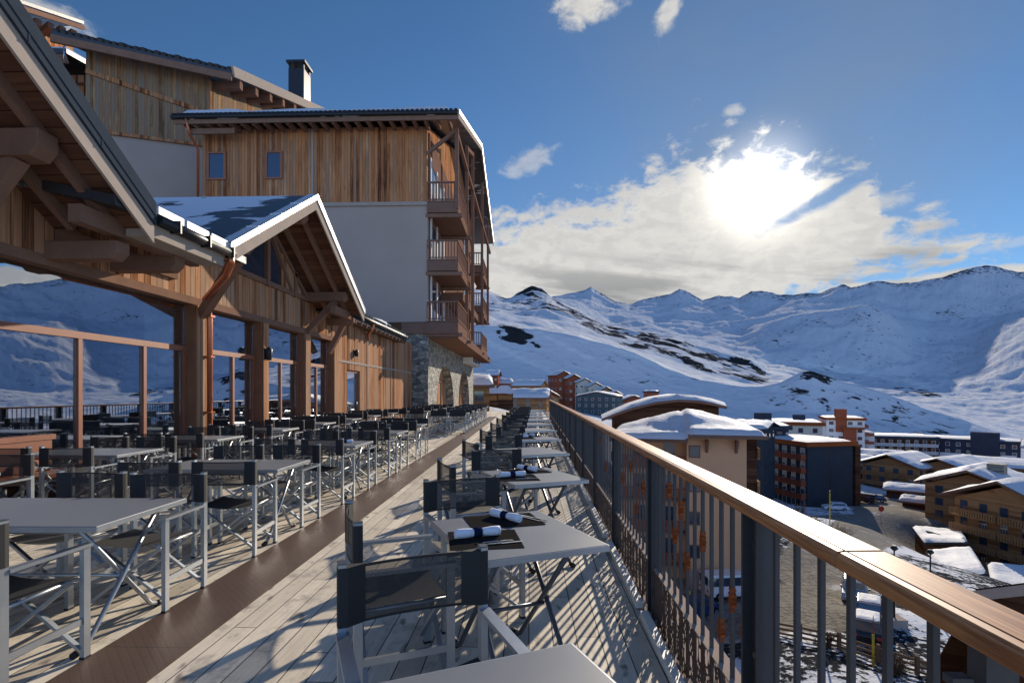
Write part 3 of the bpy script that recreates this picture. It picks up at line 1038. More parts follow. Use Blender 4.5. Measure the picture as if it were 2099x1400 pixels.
DECK_END = 42.0
m = MB()
m.add([(-7.2, -1.5, 0), (RX(-1.5) - .02, -1.5, 0), (RX(30) - .02, 30, 0), (-7.2, 30, 0)], [(0, 1, 2, 3)])
m.add([(-6.0, 30, 0), (RX(30) - .02, 30, 0), (RX(30) - .02, DECK_END, 0), (-6.0, DECK_END, 0)], [(0, 1, 2, 3)])
tag(m.build('deck', deck_mat), kind='structure')
m = MB()
m.box(-2.5, -1.98, -1.5, 33, 0.0, 0.004)
tag(m.build('steel_path_strip', plate_mat), kind='structure')
m = MB()
m.prism([(RX(-1.5) - .02, -1.5, -.01), (RX(-1.5) + .34, -1.5, -.01), (RX(DECK_END) + .34, DECK_END, -.01), (RX(DECK_END) - .02, DECK_END, -.01)], (0, 0, -.35))
m.box(-7.2, RX(-1.5) - .06, -1.5, DECK_END, -0.5, -0.02)
tag(m.build('terrace_slab', stucco), kind='structure')
m = MB()
m.prism([(RX(-1.5) + .0, -1.5, -.36), (RX(DECK_END), DECK_END, -.36), (-6, DECK_END, -.36), (-6, -1.5, -.36)], (0, 0, -16))
tag(m.build('retaining_wall', stucco), 'grey rendered wall under the terrace, below the railing', 'wall')

# pale kerb board along the foot of the railing
m = MB()
for y0, y1 in ((-1.5, 1.8), (2.05, 3.5), (3.65, 5.15), (5.4, 6.85), (7.05, 8.55), (8.75, 30.0)):
    m.beam((RX(y0) - .04, y0, .03), (RX(y1) - .04, y1, .03), .055, .05)
kb = m.build('kerb', plain('pale_kerb_board', (0.80, 0.76, 0.66), 0.5, var=0.1), bevel=.003)
tag(kb, kind='structure')

# ------------------------------------------------------------------ railing
rail = thing('railing', 'steel railing with broad varnished wooden handrail along the outer terrace edge', 'railing', (RX(0), 0, 0))
prof = [(-.002, 1.058), (-.011, 1.066), (-.014, 1.078), (-.010, 1.092), (.000, 1.101), (.014, 1.1035), (.017, 1.0995), (.020, 1.1035), (.108, 1.105), (.122, 1.099), (.128, 1.086), (.126, 1.070), (.116, 1.058), (.10, 1.054)]
seg = [-1.5, 1.335, 5.3, 9.3, 13.3, 17.3, 21.3, 25.3, 30.0]
for a, b in zip(seg[:-1], seg[1:]):
    m = MB()
    n = len(prof)
    v = []
    ys = [a + .0015, a + .006, b - .006, b - .0015]
    for y, sh in zip(ys, (.0045, 0, 0, .0045)):
        for (x, z) in prof:
            cx, cz = .055, 1.08
            k = 1 - sh / .05
            v.append((RX(y) + cx + (x - cx) * k, y, cz + (z - cz) * k))
    f = [tuple(range(n))[::-1], tuple(range(3 * n, 4 * n))]
    for q in range(3):
        for i in range(n):
            j = (i + 1) % n
            f.append((q * n + i, q * n + j, (q + 1) * n + j, (q + 1) * n + i))
    m.add(v, f)
    m.build('handrail', rail_wood, rail)
posts = [0.95, 1.92, 3.57, 5.25, 6.95, 8.65, 10.35, 12.05, 13.75, 15.45, 17.15, 18.85, 20.55, 22.25, 23.95, 25.65, 27.35, 29.05]
for i, y in enumerate(posts):
    x = RX(y)
    m = MB()
    if i == 0:
        m.box(x + .02, x + .075, y - .02, y + .02, -.3, 1.057)
        m.box(x - .03, x + .005, y - .012, y + .012, 0.985, 1.0)
    else:
        m.box(x + .012, x + .082, y - .068, y - .056, -.3, 1.057)
        m.box(x + .012, x + .082, y + .056, y + .068, -.3, 1.057)
        m.box(x + .05, x + .06, y - .056, y + .056, -.3, 1.055)
    p = m.build('post', steel_post, rail)
    if i and i < 7:
        m = MB()
        for zz in (.12, .55, .95):
            m.tube([(x + .03, y, zz), (x + .052, y, zz)], .013, 8)
        m.build_each('bolt', black_metal, p)
bal = []
for a, b in zip([-.9] + posts[:-1], posts):
    n = max(2, round((b - a) / .13))
    for k in range(1, n):
        bal.append(a + (b - a) * k / n)
far = MB()
near_idx = [y for y in bal if y > 0.5]
orn = MB
rr = random.Random(11)
cnt = 0
for y in near_idx:
    x = RX(y) + .048
    t = far if cnt >= 100 else MB()
    t.box(x - .007, x + .007, y - .009, y + .009, -.28, 1.058)
    if cnt < 100:
        cnt += 1
        t.build('baluster', steel_post, rail)
o = far.build('baluster', steel_post, rail)
o['kind'] = 'stuff'


def ornament(y, z, s=1.0):
    x = RX(y) + .048
    m = MB()
    half = [(.005, 0), (.015, .008), (.007, .018), (.020, .026), (.024, .038), (.012, .044), (.030, .056), (.014, .064), (.022, .078), (.008, .086), (.016, .097), (.004, .112)]
    pts = [(x - .010, y + p * s, z + q * s) for p, q in half] + [(x - .010, y - p * s, z + q * s) for p, q in reversed(half)]
    m.prism(pts, (.020, 0, 0))
    m.build('ornament', rust, rail)


for y, z in ((1.12, .04), (1.25, .16), (1.52, .18), (2.10, .53), (2.23, .60), (2.36, .42), (2.61, .73), (2.75, .55), (2.88, .80), (3.0, .62), (3.25, .86), (3.7, .60), (3.95, .74), (4.2, .52), (4.5, .82),
             (4.85, .66), (5.5, .78), (6.0, .60), (6.5, .84), (0.72, .3), (1.39, .08)):
    near = min(near_idx, key=lambda q: abs(q - y))
    ornament(near, z, .95)
for a, b in zip(posts[:-1], posts[1:]):
    if a < 1.5:
        pass
    y0, y1 = a + .07, b - .07
    m = MB()
    m.add([(RX(y0) + .024, y0, -.3), (RX(y1) + .024, y1, -.3), (RX(y1) + .024, y1, .325), (RX(y0) + .024, y0, .325)], [(0, 1, 2, 3)])
    p = m.build('perforated_panel', perf_mat, rail)
    m = MB()
    m.beam((RX(y0) + .036, y0, .330), (RX(y1) + .036, y1, .330), .026, .006)
    m.build('bottom_rail', timber_pale, rail)

# ------------------------------------------------------------------ restaurant
rest = thing('restaurant_building', 'larch clad restaurant with mirror like glazing and two snow dusted gables', 'restaurant', (-7, 9, 0))
COLS = [(9.87, 10.30), (12.39, 12.72), (14.8, 15.2), (17.0, 17.5)]
LINT, TRANS, EAVE = 3.34, 2.35, 4.12
# floor, back wall, ceiling of the dining room
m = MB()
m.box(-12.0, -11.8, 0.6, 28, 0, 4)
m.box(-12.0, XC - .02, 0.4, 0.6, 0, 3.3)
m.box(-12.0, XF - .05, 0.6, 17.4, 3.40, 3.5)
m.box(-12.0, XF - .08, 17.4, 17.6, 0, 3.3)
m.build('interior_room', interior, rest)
m = MB()
m.box(-12.0, XF - .05, .6, 17.4, -.02, .003)
m.build('interior_floor', timber, rest)
# wall above the glazing, in one band
m = MB()
m.box(XC - .22, XC, .4, 28.6, LINT, EAVE + .1)
m.build('wall_band', wood_facade, rest)
m = MB()
m.box(XC - .20, XC + .012, .4, 17.5, LINT - .14, LINT)
m.build('lintel', timber, rest)
m = MB()
m.box(XC - .22, XC, 17.5, 18.35, 0, LINT)
m.box(XC - .22, XC, 19.75, 28.6, 0, LINT)
m.box(XC - .22, XC, 18.35, 19.75, 2.32, LINT)
m.build('wall', wood_facade, rest)
m = MB()
m.box(XC - .01, XC + .02, 17.52, 28.58, 2.55, 2.63)
m.box(XC - .01, XC + .025, 20.6, 20.72, 0, 4.1)
m.box(XC - .01, XC + .025, 24.2, 24.32, 0, 4.1)
m.build_each('wall_batten', timber_pale, rest)
# door in the wooden wall
m = MB()
for y in (18.35, 19.67):
    m.box(XC - .16, XC - .06, y, y + .08, 0, 2.32)
m.box(XC - .16, XC - .06, 18.43, 19.67, 2.24, 2.32)
dr = m.build('door', timber_red, rest)
m = MB()
m.box(XC - .13, XC - .11, 18.44, 19.66, .02, 2.235)
m.build('door_pane', glazing, dr)
m = MB()
m.tube([(XC - .05, 19.55, .95), (XC - .05, 19.55, 1.15)], .012)
m.build('handle', alu, dr)
for (a, b) in COLS:
    m = MB()
    m.box(XF - .02, XC, a, b, 0, LINT - .14)
    c = m.build('column', column_wood, rest)
    m = MB()
    m.box(XC, XC + .03, a + .06, b - .02, 0, LINT - .14)
    m.build('column_board', wood_facade, c)
m = MB()
m.box(XF - .02, XC, 1.0, 1.4, 0, LINT - .14)
m.build('column', column_wood, rest)
ends = [1.4] + [c for pr in COLS for c in pr]
bays = [(1.4, 9.87, [3.6, 4.9, 6.2, 7.5, 8.8]), (10.30, 12.39, [11.5]), (12.72, 14.8, [13.76]), (15.2, 17.0, [16.1])]
for a, b, mull in bays:
    m = MB()
    w = .07
    m.box(XF - .03, XF + .05, a, b, TRANS - .05, TRANS + .05)
    for q in mull:
        m.box(XF - .03, XF + .045, q - w / 2, q + w / 2, .06, TRANS - .05)
    m.box(XF - .03, XF + .05, a, b, 0.0, .06)
    m.box(XF - .03, XF + .05, a, a + .06, .06, TRANS - .05)
    m.box(XF - .03, XF + .05, b - .06, b, .06, TRANS - .05)
    wf = m.build('window_frame', timber_red, rest)
    m = MB()
    m.box(XF - .008, XF + .004, a + .002, b - .002, TRANS + .052, LINT - .142)
    m.build('window_pane', glazing, wf)
    e = [a + .06] + mull + [b - .06]
    for u, v in zip(e[:-1], e[1:]):
        m = MB()
        m.box(XF - .008, XF + .004, u + w / 2 + .001, v - w / 2 - .001, .062, TRANS - .052)
        m.build('window_pane', glazing, wf)
    # pale curtain drawn back at the far end of each bay
    m = MB()
    cv, cf = [], []
    n = 22
    L = min(.75, (b - a) * .3)
    for i in range(n + 1):
        y = b - .12 - L * i / n
        x = XF - .10 + .035 * math.sin(i * 1.9)
        cv += [(x, y, .03), (x, y, 3.1)]
    for i in range(n):
        cf.append((2 * i, 2 * i + 1, 2 * i + 3, 2 * i + 2))
    m.add(cv, cf, True)
    m.build('curtain', curtain, rest)


def gable(yc, zr, half, ze, xf, xb, roofm, flash, name):
    """gable roof whose ridge runs along X; zr ridge height, ze eave height at yc +- half (top surface)"""
    th = .10
    for sgn in (-1, 1):
        ye = yc + sgn * half
        m = MB()
        m.slab((xf, yc, zr), (xf, ye, ze), (xb, ye, ze), (xb, yc, zr), th) if sgn < 0 else m.slab((xb, yc, zr), (xb, ye, ze), (xf, ye, ze), (xf, yc, zr), th)
        r = m.build('roof', roofm, rest)
        k = (ze - zr) / half
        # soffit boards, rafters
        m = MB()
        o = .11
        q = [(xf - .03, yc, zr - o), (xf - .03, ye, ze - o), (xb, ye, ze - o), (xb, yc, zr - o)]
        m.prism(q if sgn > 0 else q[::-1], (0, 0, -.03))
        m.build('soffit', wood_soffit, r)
        m = MB()
        for x in (xf - .45, xf - 1.0):
            m.beam((x, yc + sgn * .1, zr - .21 + k * .1), (x, ye - sgn * .1, ze - .21 - k * .1), .09, .14, up=(0, 0, 1))
        m.build_each('rafter', timber, r)
        # barge board and the metal cap over it
        m = MB()
        lo, hi = -.34, -.10
        m.prism([(xf + .002, yc, zr + hi), (xf + .002, ye, ze + hi), (xf + .002, ye, ze + lo), (xf + .002, yc, zr + lo)], (.035, 0, 0))
        m.build('barge_board', timber_pale, r)
        m = MB()
        m.prism([(xf - .16, yc, zr + .03), (xf - .16, ye, ze + .03), (xf - .16, ye, ze + .006), (xf - .16, yc, zr + .006)], (.24, 0, 0))
        hi_ = .03 if name == 'g2' else .20
        m.prism([(xf + .04, yc, zr + hi_), (xf + .04, ye, ze + hi_), (xf + .04, ye, ze - .095), (xf + .04, yc, zr - .095)], (.03, 0, 0))
        L = math.hypot(half, ze - zr)
        nseg = max(2, int(L / 1.0))
        for i in range(1, nseg):
            y = yc + sgn * half * i / nseg
            z = zr + (ze - zr) * i / nseg
            m.box(xf - .17, xf + .075, y - .012, y + .012, z - .10, z + .043)
        m.build('verge_flashing', flash, r)


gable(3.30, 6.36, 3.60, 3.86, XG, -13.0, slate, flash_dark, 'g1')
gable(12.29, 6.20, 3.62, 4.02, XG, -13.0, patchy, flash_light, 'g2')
# the roof between the gables, with its gutter, and on to the hotel wing
m = MB()
m.slab((XG - .02, 6.3, 3.95), (XG - .02, 9.3, 3.95), (-13.0, 9.3, 5.6), (-13.0, 6.3, 5.6), .12)
rv = m.build('roof', patchy, rest)
m = MB()
m.box(XG - .36, XG - .02, 6.9, 8.60, 3.62, 3.80)
m.build('fascia', timber_pale, rv)
m = MB()
m.tube([(XG + .05, 6.95, 3.86), (XG + .05, 8.75, 3.86)], .075, 10)
for y in (7.3, 8.0, 8.65):
    m.box(XG - .02, XG + .14, y - .015, y + .015, 3.77, 3.95)
m.build('gutter', black_metal, rv)
m = MB()
for y in (7.0, 7.6, 8.2):
    m.beam((XG + .02, y, 3.99), (XG + .02, y + .52, 3.99), .02, .12)
m.build_each('snow_guard', flash_light, rv)
m = MB()
snow_pad(m, (XG - .15, 6.8, 3.96), (XG - .15, 8.9, 3.96), (-9.5, 8.9, 4.86), (-9.5, 6.8, 4.86), .10, 16, 20, 1.2, .1, 3)
m.build('snow', snow_mat, rv)
XE = -5.95
m = MB()
m.slab((XE, 15.4, 4.30), (XE, 25.2, 4.30), (-13, 25.2, 6.4), (-13, 15.4, 6.4), .14)
r2 = m.build('roof', slate, rest)
m = MB()
for i in range(56):
    y = 15.6 + i * .17
    m.tube([(XE - .5, y, 4.47), (XE - .01, y, 4.31), (XE + .07, y, 4.28)], .07, 6)
m.build('roof_tiles', slate, r2)
m = MB()
snow_pad(m, (XE - .25, 15.5, 4.40), (XE - .25, 25.1, 4.40), (-12.8, 25.1, 6.35), (-12.8, 15.5, 6.35), .22, 30, 14, .5, .06, 5)
m.build('snow', snow_mat, r2)
m = MB()
m.tube([(XE + .08, 15.6, 4.16), (XE + .08, 25.2, 4.16)], .07, 8)
m.box(XE - .5, XE, 15.6, 25.2, 3.98, 4.14)
m.build('gutter', black_metal, r2)
m = MB()
for i in range(16):
    y = 16.0 + i * .6
    m.beam((-6.6, y, 4.02), (XE + .02, y, 3.94), .09, .13)
m.build_each('rafter', timber, r2)
# gable end wall over the terrace: glazed triangles with timber frame
yc, zt = 12.29, 6.20
def gz(y):
    return zt - .30 - abs(y - yc) * (zt - 4.02) / 3.62
m = MB()
m.prism([(XC, 8.95, 4.20), (XC, 15.63, 4.20), (XC, yc, gz(yc))], (-.02, 0, 0))
m.build('gable_glass', glass_dark, rest)
m = MB()
for y in (9.9, 10.9, 12.6, 14.1):
    m.box(XC - .04, XC + .09, y - .07, y + .07, EAVE, gz(y))
for (ya, yb) in ((10.9, 9.3), (12.6, 13.9), (12.6, 14.9)):
    m.beam((XC + .03, ya, gz(ya) - .05), (XC + .03, yb, 4.22), .10, .12, up=(1, 0, 0))
m.box(XC - .04, XC + .06, 8.9, 15.7, EAVE + .02, EAVE + .14)
m.build('gable_frame', timber, rest)
m = MB()
m.prism([(XC + .012, 13.35, 4.27), (XC + .012, 14.6, 4.27), (XC + .012, 13.35, gz(13.35) - .05)], (.03, 0, 0))
m.build('gable_panel', wood_facade, rest)
m = MB()
m.prism([(XC + .012, 8.95, 4.27), (XC + .012, 9.85, 4.27), (XC + .012, 9.85, 4.75)], (.03, 0, 0))
m.build('gable_panel', white_render, rest)
# first gable end wall, boarded
m = MB()
m.prism([(XC - .01, .0, 4.20), (XC - .01, 6.6, 4.20), (XC - .01, 6.6, 4.05), (XC - .01, 3.30, 6.05), (XC - .01, .0, 4.0)][:2] + [(XC - .01, 3.30, 6.1)], (-.15, 0, 0))
m.build('gable_wall', wood_facade, rest)


def purlin(y, z, x1, w=.22, h=.24, strut=True):
    m = MB()
    m.prism([(x1, y - w / 2, z + h / 2), (x1, y - w / 2, z - h * .1), (x1 - .10, y - w / 2, z - h / 2), (XC - .2, y - w / 2, z - h / 2), (XC - .2, y - w / 2, z + h / 2)], (0, w, 0))
    p = m.build('purlin', timber, rest, bevel=.008)
    if strut:
        m = MB()
        m.beam((XC + .02, y, z - 1.0), (x1 - .35, y, z - h / 2 + .02), .15, .17, up=(0, 1, 0))
        m.build('strut', timber, p)


purlin(5.72, 4.28, -5.42, .26, .30)
purlin(3.3, 5.7, -5.4)
purlin(7.95, 3.50, -5.42, .22, .24, False)
purlin(6.85, 3.40, -5.45, .22, .24, False)
purlin(9.95, 4.32, -5.38, .20, .24, False)
purlin(14.97, 4.27, -5.25, .26, .26)
purlin(12.29, 5.66, -5.3, .2, .24, False)
purlin(16.6, 3.78, -5.6, .2, .22)
m = MB()
m.beam((XC + .05, 10.05, 3.05), (XG - .1, 9.15, 3.86), .16, .18, up=(0, 1, 0))
m.beam((XC + .02, 6.9, 3.66), (XC + .02, 9.3, 3.66), .1, .2)
m.build('knee_brace', timber, rest)
# eave plate under the gutter side
m = MB()
m.beam((XG - .45, 6.2, 3.70), (XG - .45, 8.5, 3.70), .16, .22)
m.beam((XG - .45, 14.6, 3.86), (XG - .45, 15.9, 3.86), .16, .22)
m.build_each('eave_beam', timber, rest)
# copper downpipe
m = MB()
m.tube([(XG + .05, 8.68, 3.82), (XG + .05, 8.70, 3.70), (XG - .12, 8.85, 3.52), (XC + .22, 9.85, 3.30), (XC + .12, 10.12, 3.16), (XC + .12, 10.16, 2.95), (XC + .12, 10.16, .05)], [.07, .06, .055, .055, .055, .055, .055], 12)
m.tube([(XC + .12, 10.16, .05), (XC + .12, 10.16, .35)], .068, 12)
for z in (1.1, 2.2, 3.0):
    m.box(XC, XC + .19, 10.09, 10.23, z, z + .03)
m.build('downpipe', copper, rest)
m = MB()
m.tube([(XE + .06, 19.6, 4.12), (XE - .05, 19.8, 3.9), (XC + .1, 20.4, 3.8), (XC + .1, 20.5, 3.6)], .05, 8)
m.build('downpipe', copper, rest)

# wall lamps
def wall_lamp(y, z, label):
    t = thing('wall_lamp', label, 'lamp', (XC, y, z), group='lamps on the restaurant wall')
    m = MB()
    m.box(0, .03, -.05, .05, -.14, .14)
    m.build('back_plate', lamp_black, t, local=True)
    m = MB()
    m.tube([(.10, 0, -.12), (.10, 0, .10), (.10, 0, .14)], [.06, .08, .03], 10)
    m.box(.02, .07, -.015, .015, -.02, .02)
    m.build('lamp_shade', lamp_black, t, local=True)


wall_lamp(19.05, 2.95, 'black wall lamp above the glazed door in the timber wall')
t = thing('wall_lamp', 'black wall lamp on the timber column left of the glazed double doors', 'lamp', (XC + .03, 12.5, 2.45), group='lamps on the restaurant wall')
m = MB()
m.box(0, .03, -.05, .05, -.14, .14)
m.build('back_plate', lamp_black, t, local=True)
m = MB()
m.tube([(.10, 0, -.16), (.10, 0, .10), (.10, 0, .16)], [.06, .09, .03], 10)
m.box(.02, .07, -.015, .015, -.02, .02)
m.build('lamp_shade', lamp_black, t, local=True)

# ------------------------------------------------------------------ hotel wing with balconies
wing = thing('hotel_wing', 'tall hotel wing with larch top storey, grey render and brown corner balconies', 'hotel', (-12, 36, 0))
YB, XR = 28.62, -5.59
ZM = 11.95
m = MB()
m.box(-24, XR, YB, 53, 5.4, ZM)
m.build('wall', stucco, wing)
m = MB()
YR, ZRG, YE2, ZE2 = 40.9, 20.9, 54.6, 17.3
m.prism([(-18.2, YB - .05, ZM), (-18.2, 53, ZM), (-18.2, 53, 17.4), (-18.2, YR, 20.4), (-18.2, YB - .05, 16.15)], (18.2 - 5.6, 0, 0))
m.build('upper_wall', wood_old, wing)
m = MB()
m.box(-18.22, XR + .01, YB - .10, YB - .05, ZM - .14, ZM + .06)
m.box(-12.05, -11.93, YB - .085, YB - .05, ZM + .06, 16.1)
m.build('trim_board', timber_pale, wing)
for (x0, x1, z0, z1) in ((-17.95, -16.85, 13.95, 14.95), (-14.65, -13.65, 14.0, 15.0)):
    z0, z1 = 13.35, 14.9
    m = MB()
    for a in (x0, x1 - .14):
        m.box(a, a + .14, YB - .12, YB - .02, z0, z1)
    m.box(x0 + .14, x1 - .14, YB - .12, YB - .02, z0, z0 + .1)
    m.box(x0 + .14, x1 - .14, YB - .12, YB - .02, z1 - .1, z1)
    w = m.build('window', timber_red, wing)
    m = MB()
    m.box(x0 + .14, x1 - .14, YB - .075, YB - .06, z0 + .1, z1 - .1)
    m.build('pane', blue_pane, w)
# roof: two slopes, ridge across the wing
YE1, ZE1, XRK = 27.4, 16.35, -3.75
for (a, za, b, zb) in ((YE1, ZE1, YR, ZRG), (YE2, ZE2, YR, ZRG)):
    m = MB()
    q = [(XRK, a, za), (XRK, b, zb), (-19.2, b, zb), (-19.2, a, za)]
    m.prism(q if a > b else q[::-1], (0, 0, -.22))
    r = m.build('roof', slate, wing)
    m = MB()
    m.prism([(XRK + .003, a, za + .02), (XRK + .003, b, zb + .02), (XRK + .003, b, zb - .42), (XRK + .003, a, za - .42)], (.06, 0, 0))
    m.build('barge_board', timber_pale, r)
    m = MB()
    m.prism([(XRK - .3, a, za + .10), (XRK - .3, b, zb + .10), (XRK - .3, b, zb + .03), (XRK - .3, a, za + .03)], (.38, 0, 0))
    m.prism([(XRK + .07, a, za + .08), (XRK + .07, b, zb + .08), (XRK + .07, b, zb - .14), (XRK + .07, a, za - .14)], (.03, 0, 0))
    m.build('verge_flashing', flash_light, r)
    m = MB()
    u0, u1 = (a + .12, b) if a < b else (b, a - .45)
    z0 = za + (zb - za) * (.12 if a < b else .45) / abs(b - a)
    zz = (z0, zb) if a < b else (zb, z0)
    snow_pad(m, (-19.0, u0, zz[0]), (XRK - .35, u0, zz[0]), (XRK - .35, u1, zz[1]), (-19.0, u1, zz[1]), .36, 34, 40, .45, .03, 8)
    m.build('snow', snow_mat, r)
m = MB()
for i in range(60):
    x = -19.0 + i * .257
    m.tube([(x, YE1 + .5, ZE1 + .22), (x, YE1, ZE1 + .03), (x, YE1 - .10, ZE1 - .03)], .11, 6)
m.build('eave_tiles', black_metal, wing)
m = MB()
m.box(-19.0, XRK + .0, YE1 - .02, YE1 + .06, ZE1 - .46, ZE1 - .23)
m.box(-18.3, -15.9, YE1 + .3, YE1 + .4, ZE1 - .85, ZE1 - .55)
m.build('eave_board', timber, wing)
m = MB()
m.tube([(-19.1, YE1 - .12, ZE1 - .14), (XRK, YE1 - .12, ZE1 - .14)], .09, 8)
m.build('gutter', black_metal, wing)
m = MB()
for i in range(24):
    x = -18.6 + i * .62
    m.prism([(x, YE1 + .15, ZE1 - .30), (x, YB, ZE1 - .10), (x, YB, ZE1 - .42), (x, YE1 + .15, ZE1 - .48)], (.14, 0, 0))
m.build_each('rafter_tail', timber, wing)
m = MB()
m.tube([(-18.3, YE1 - .1, ZE1 - .2), (-18.35, YE1 + .3, ZE1 - .9), (-18.4, YB - .15, ZE1 - 1.3), (-18.4, YB - .15, 8.5)], .07, 8)
m.build('downpipe', copper, wing)
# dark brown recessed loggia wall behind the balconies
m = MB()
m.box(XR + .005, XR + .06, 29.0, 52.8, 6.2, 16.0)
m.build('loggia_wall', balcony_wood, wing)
m = MB()
for z in (6.2, 9.5, 12.8):
    for y in (29.1, 31.0, 33.4, 44.4):
        m.box(XR + .065, XR + .12, y, y + .32, z - .7, z + 1.9)
m.build_each('door_surround', white_render, wing)
m = MB()
for z in (5.5, 8.8, 12.1):
    for y in (29.5, 31.6):
        m.box(XR + .07, XR + .1, y + .05, y + 1.1, z, z + 2.15)
m.build_each('balcony_door', glass_dark, wing)


def balcony(x0, x1, y0, y1, zf, h=1.05, post_tall=None):
    m = MB()
    m.box(x0, x1 + .05, y0 - .08, y1, zf - .62, zf - .06)
    m.box(x0, x1 + .08, y0 - .11, y1, zf - .05, zf + .02)
    b = m.build('balcony', balcony_wood, wing)
    m = MB()
    m.beam((x0, y0, zf + h), (x1, y0, zf + h), .09, .09)
    m.beam((x1, y0, zf + h), (x1, y1, zf + h), .09, .09)
    m.beam((x0, y0, zf + .12), (x1, y0, zf + .12), .06, .06)
    m.beam((x1, y0, zf + .12), (x1, y1, zf + .12), .06, .06)
    n = max(3, int((x1 - x0) / .16))
    for i in range(n + 1):
        x = x0 + (x1 - x0) * i / n
        m.box(x - .03, x + .03, y0 - .012, y0 + .012, zf + .15, zf + h - .045)
    n = int((y1 - y0) / .3)
    for i in range(n + 1):
        y = y0 + (y1 - y0) * i / n
        m.box(x1 - .012, x1 + .012, y - .05, y + .05, zf + .15, zf + h - .045)
    m.build('balustrade', balcony_wood, b)
    m = MB()
    for y in (y0 + .1, y1 - .2):
        m.beam((x0 - .1, y, zf - .75), (x1 + .28, y, zf - .75), .2, .2)
    m.build_each('bracket', timber, b)


for zt_ in (13.07, 9.87, 6.50):
    balcony(XR, -3.93, 28.6, 33.1, zt_ - 1.05)
for zt_ in (13.3, 9.9, 6.6):
    balcony(-5.0, -4.05, 44.0, 50.2, zt_ - 1.05)
m = MB()
for (x, y, z0, z1) in ((-3.95, 28.55, 11.6, 16.0), (-3.95, 33.1, 5.0, 17.2), (-3.95, 36.6, 5.2, 18.4), (-3.95, 44.0, 7.2, 19.2), (-3.95, 50.2, 8.3, 18.0)):
    m.box(x - .1, x + .1, y - .1, y + .1, z0, z1)
m.beam((XR, 28.5, 14.6), (-3.95, 28.5, 15.9), .16, .18, up=(0, 1, 0))
m.beam((-3.95, 28.5, 15.7), (-3.95, 53, 15.7), .18, .24)
m.beam((-3.95, 33.0, 17.0), (-3.95, 36.6, 18.2), .18, .24)
m.build_each('gallery_post', balcony_wood, wing)
m = MB()
m.box(-7.0, -3.9, 28.5, 28.8, 4.75, 5.35)
m.box(XR - .2, -3.9, 28.8, 53, 4.5, 5.0)
m.box(XR - .2, -4.2, 33.2, 44, 7.4, 7.9)
m.build_each('floor_beam', balcony_wood, wing)
# stone ground floor with two arches
XS = -5.56
arches = [(31.8 - .6, 38.6, 3.25), (41.0, 48.6, 3.3)]
m = MB()
m.box(-6.8, XS, 28.65, 28.95, 0, 5.0)
def arch_top(y):
    for a, b, h in arches:
        if a < y < b:
            u = (y - (a + b) / 2) / ((b - a) / 2)
            return h * math.sqrt(max(0, 1 - abs(u) ** 2.4))
    return 0.0
ys = sorted(set([28.95, 52.0] + [a + (b - a) * .5 * (1 - math.cos(math.pi * i / 28)) for a, b, h in arches for i in range(29)]))
for y0, y1 in zip(ys[:-1], ys[1:]):
    z0, z1 = arch_top(y0 + 1e-6) , arch_top(y1 - 1e-6)
    if y0 in [b for a, b, h in arches]:
        z0 = 0
    m.prism([(XS, y0, z0), (XS, y1, z1), (XS, y1, 4.5), (XS, y0, 4.5)], (-.55, 0, 0))
m.build('stone_wall', stone, wing)
m = MB()
for a, b, h in arches:
    m.box(XS - .75, XS - .57, a - .2, b + .2, 0, 3.5)
m.build('arch_infill', wood_facade, wing)
m = MB()
for a, b, h in arches:
    for u in (.33, .66):
        y = a + (b - a) * u
        m.box(XS - .57, XS - .50, y - .06, y + .06, 0, 2.2)
    m.box(XS - .57, XS - .50, a + .5, b - .5, 2.2, 2.3)
m.build('arch_frame', timber, wing)
m = MB()
m.box(XS - .6, XS + .8, 44.0, 51.5, 4.0, 4.9)
m.build('sign_band', white_render, wing)
m = MB()
for i in range(5):
    m.box(XS + .805, XS + .83, 44.5 + i * 1.3, 45.3 + i * 1.3, 4.1, 4.75)
m.build_each('clerestory_window', glass_dark, wing)

# ------------------------------------------------------------------ taller block behind
blk = thing('upper_block', 'tallest timber topped block behind the wing, chimney on its snow dusted roof', 'hotel', (-24, 38, 0))
cx_, cy_ = -20.55, 33.0
a20 = R(20)
L = 6.6
lx, ly = cx_ - L * math.cos(a20), cy_ - L * math.sin(a20)
zt0, zmid, zr = 21.6, 17.35, 27.9
yr = 50.0
m = MB()
m.prism([(cx_, cy_, 3), (cx_, 64, 3), (-30, 64, 3), (-30, 48, 3), (lx, ly, 3)][::-1], (0, 0, zmid - 3))
m.build('wall', stucco, blk)
m = MB()
e = .06
m.prism([(cx_ + e, cy_ - e, zmid), (cx_ + e, 64, zmid), (-30, 64, zmid), (-30, 48, zmid), (lx, ly - e, zmid)][::-1], (0, 0, zt0 - zmid))
m.prism([(cx_ + e, cy_ - e, zt0), (cx_ + e, 64, zt0), (cx_ + e, 64, 22.5), (cx_ + e, yr, zr - .8)], (-16, 0, 0))
A_, B_ = Vector((lx, ly, 0)), Vector((cx_, cy_, 0))
n_ = Vector((math.sin(a20), -math.cos(a20), 0)) * .05
m.prism([A_ + n_ + Vector((0, 0, zt0)), B_ + n_ + Vector((0, 0, zt0)), B_ + n_ + Vector((0, 0, zt0 + .25)), A_ + n_ + Vector((0, 0, zt0 + 1.0))], n_ * -14)
m.build('upper_wall', wood_grey, blk)
m = MB()
dxy = Vector((math.cos(a20), math.sin(a20), 0))
nrm = Vector((math.sin(a20), -math.cos(a20), 0))
A = Vector((lx, ly, 0)) + nrm * .12
B = Vector((cx_, cy_, 0)) + nrm * .12
m.beam(A + Vector((0, 0, zmid)), B + Vector((0, 0, zmid)), .08, .2)
m.beam(A + Vector((0, 0, 20.9)), B + Vector((0, 0, 19.4)), .08, .28)
m.box(cx_ - .02, cx_ + .12, cy_ - .12, cy_ + .02, zmid, zt0)
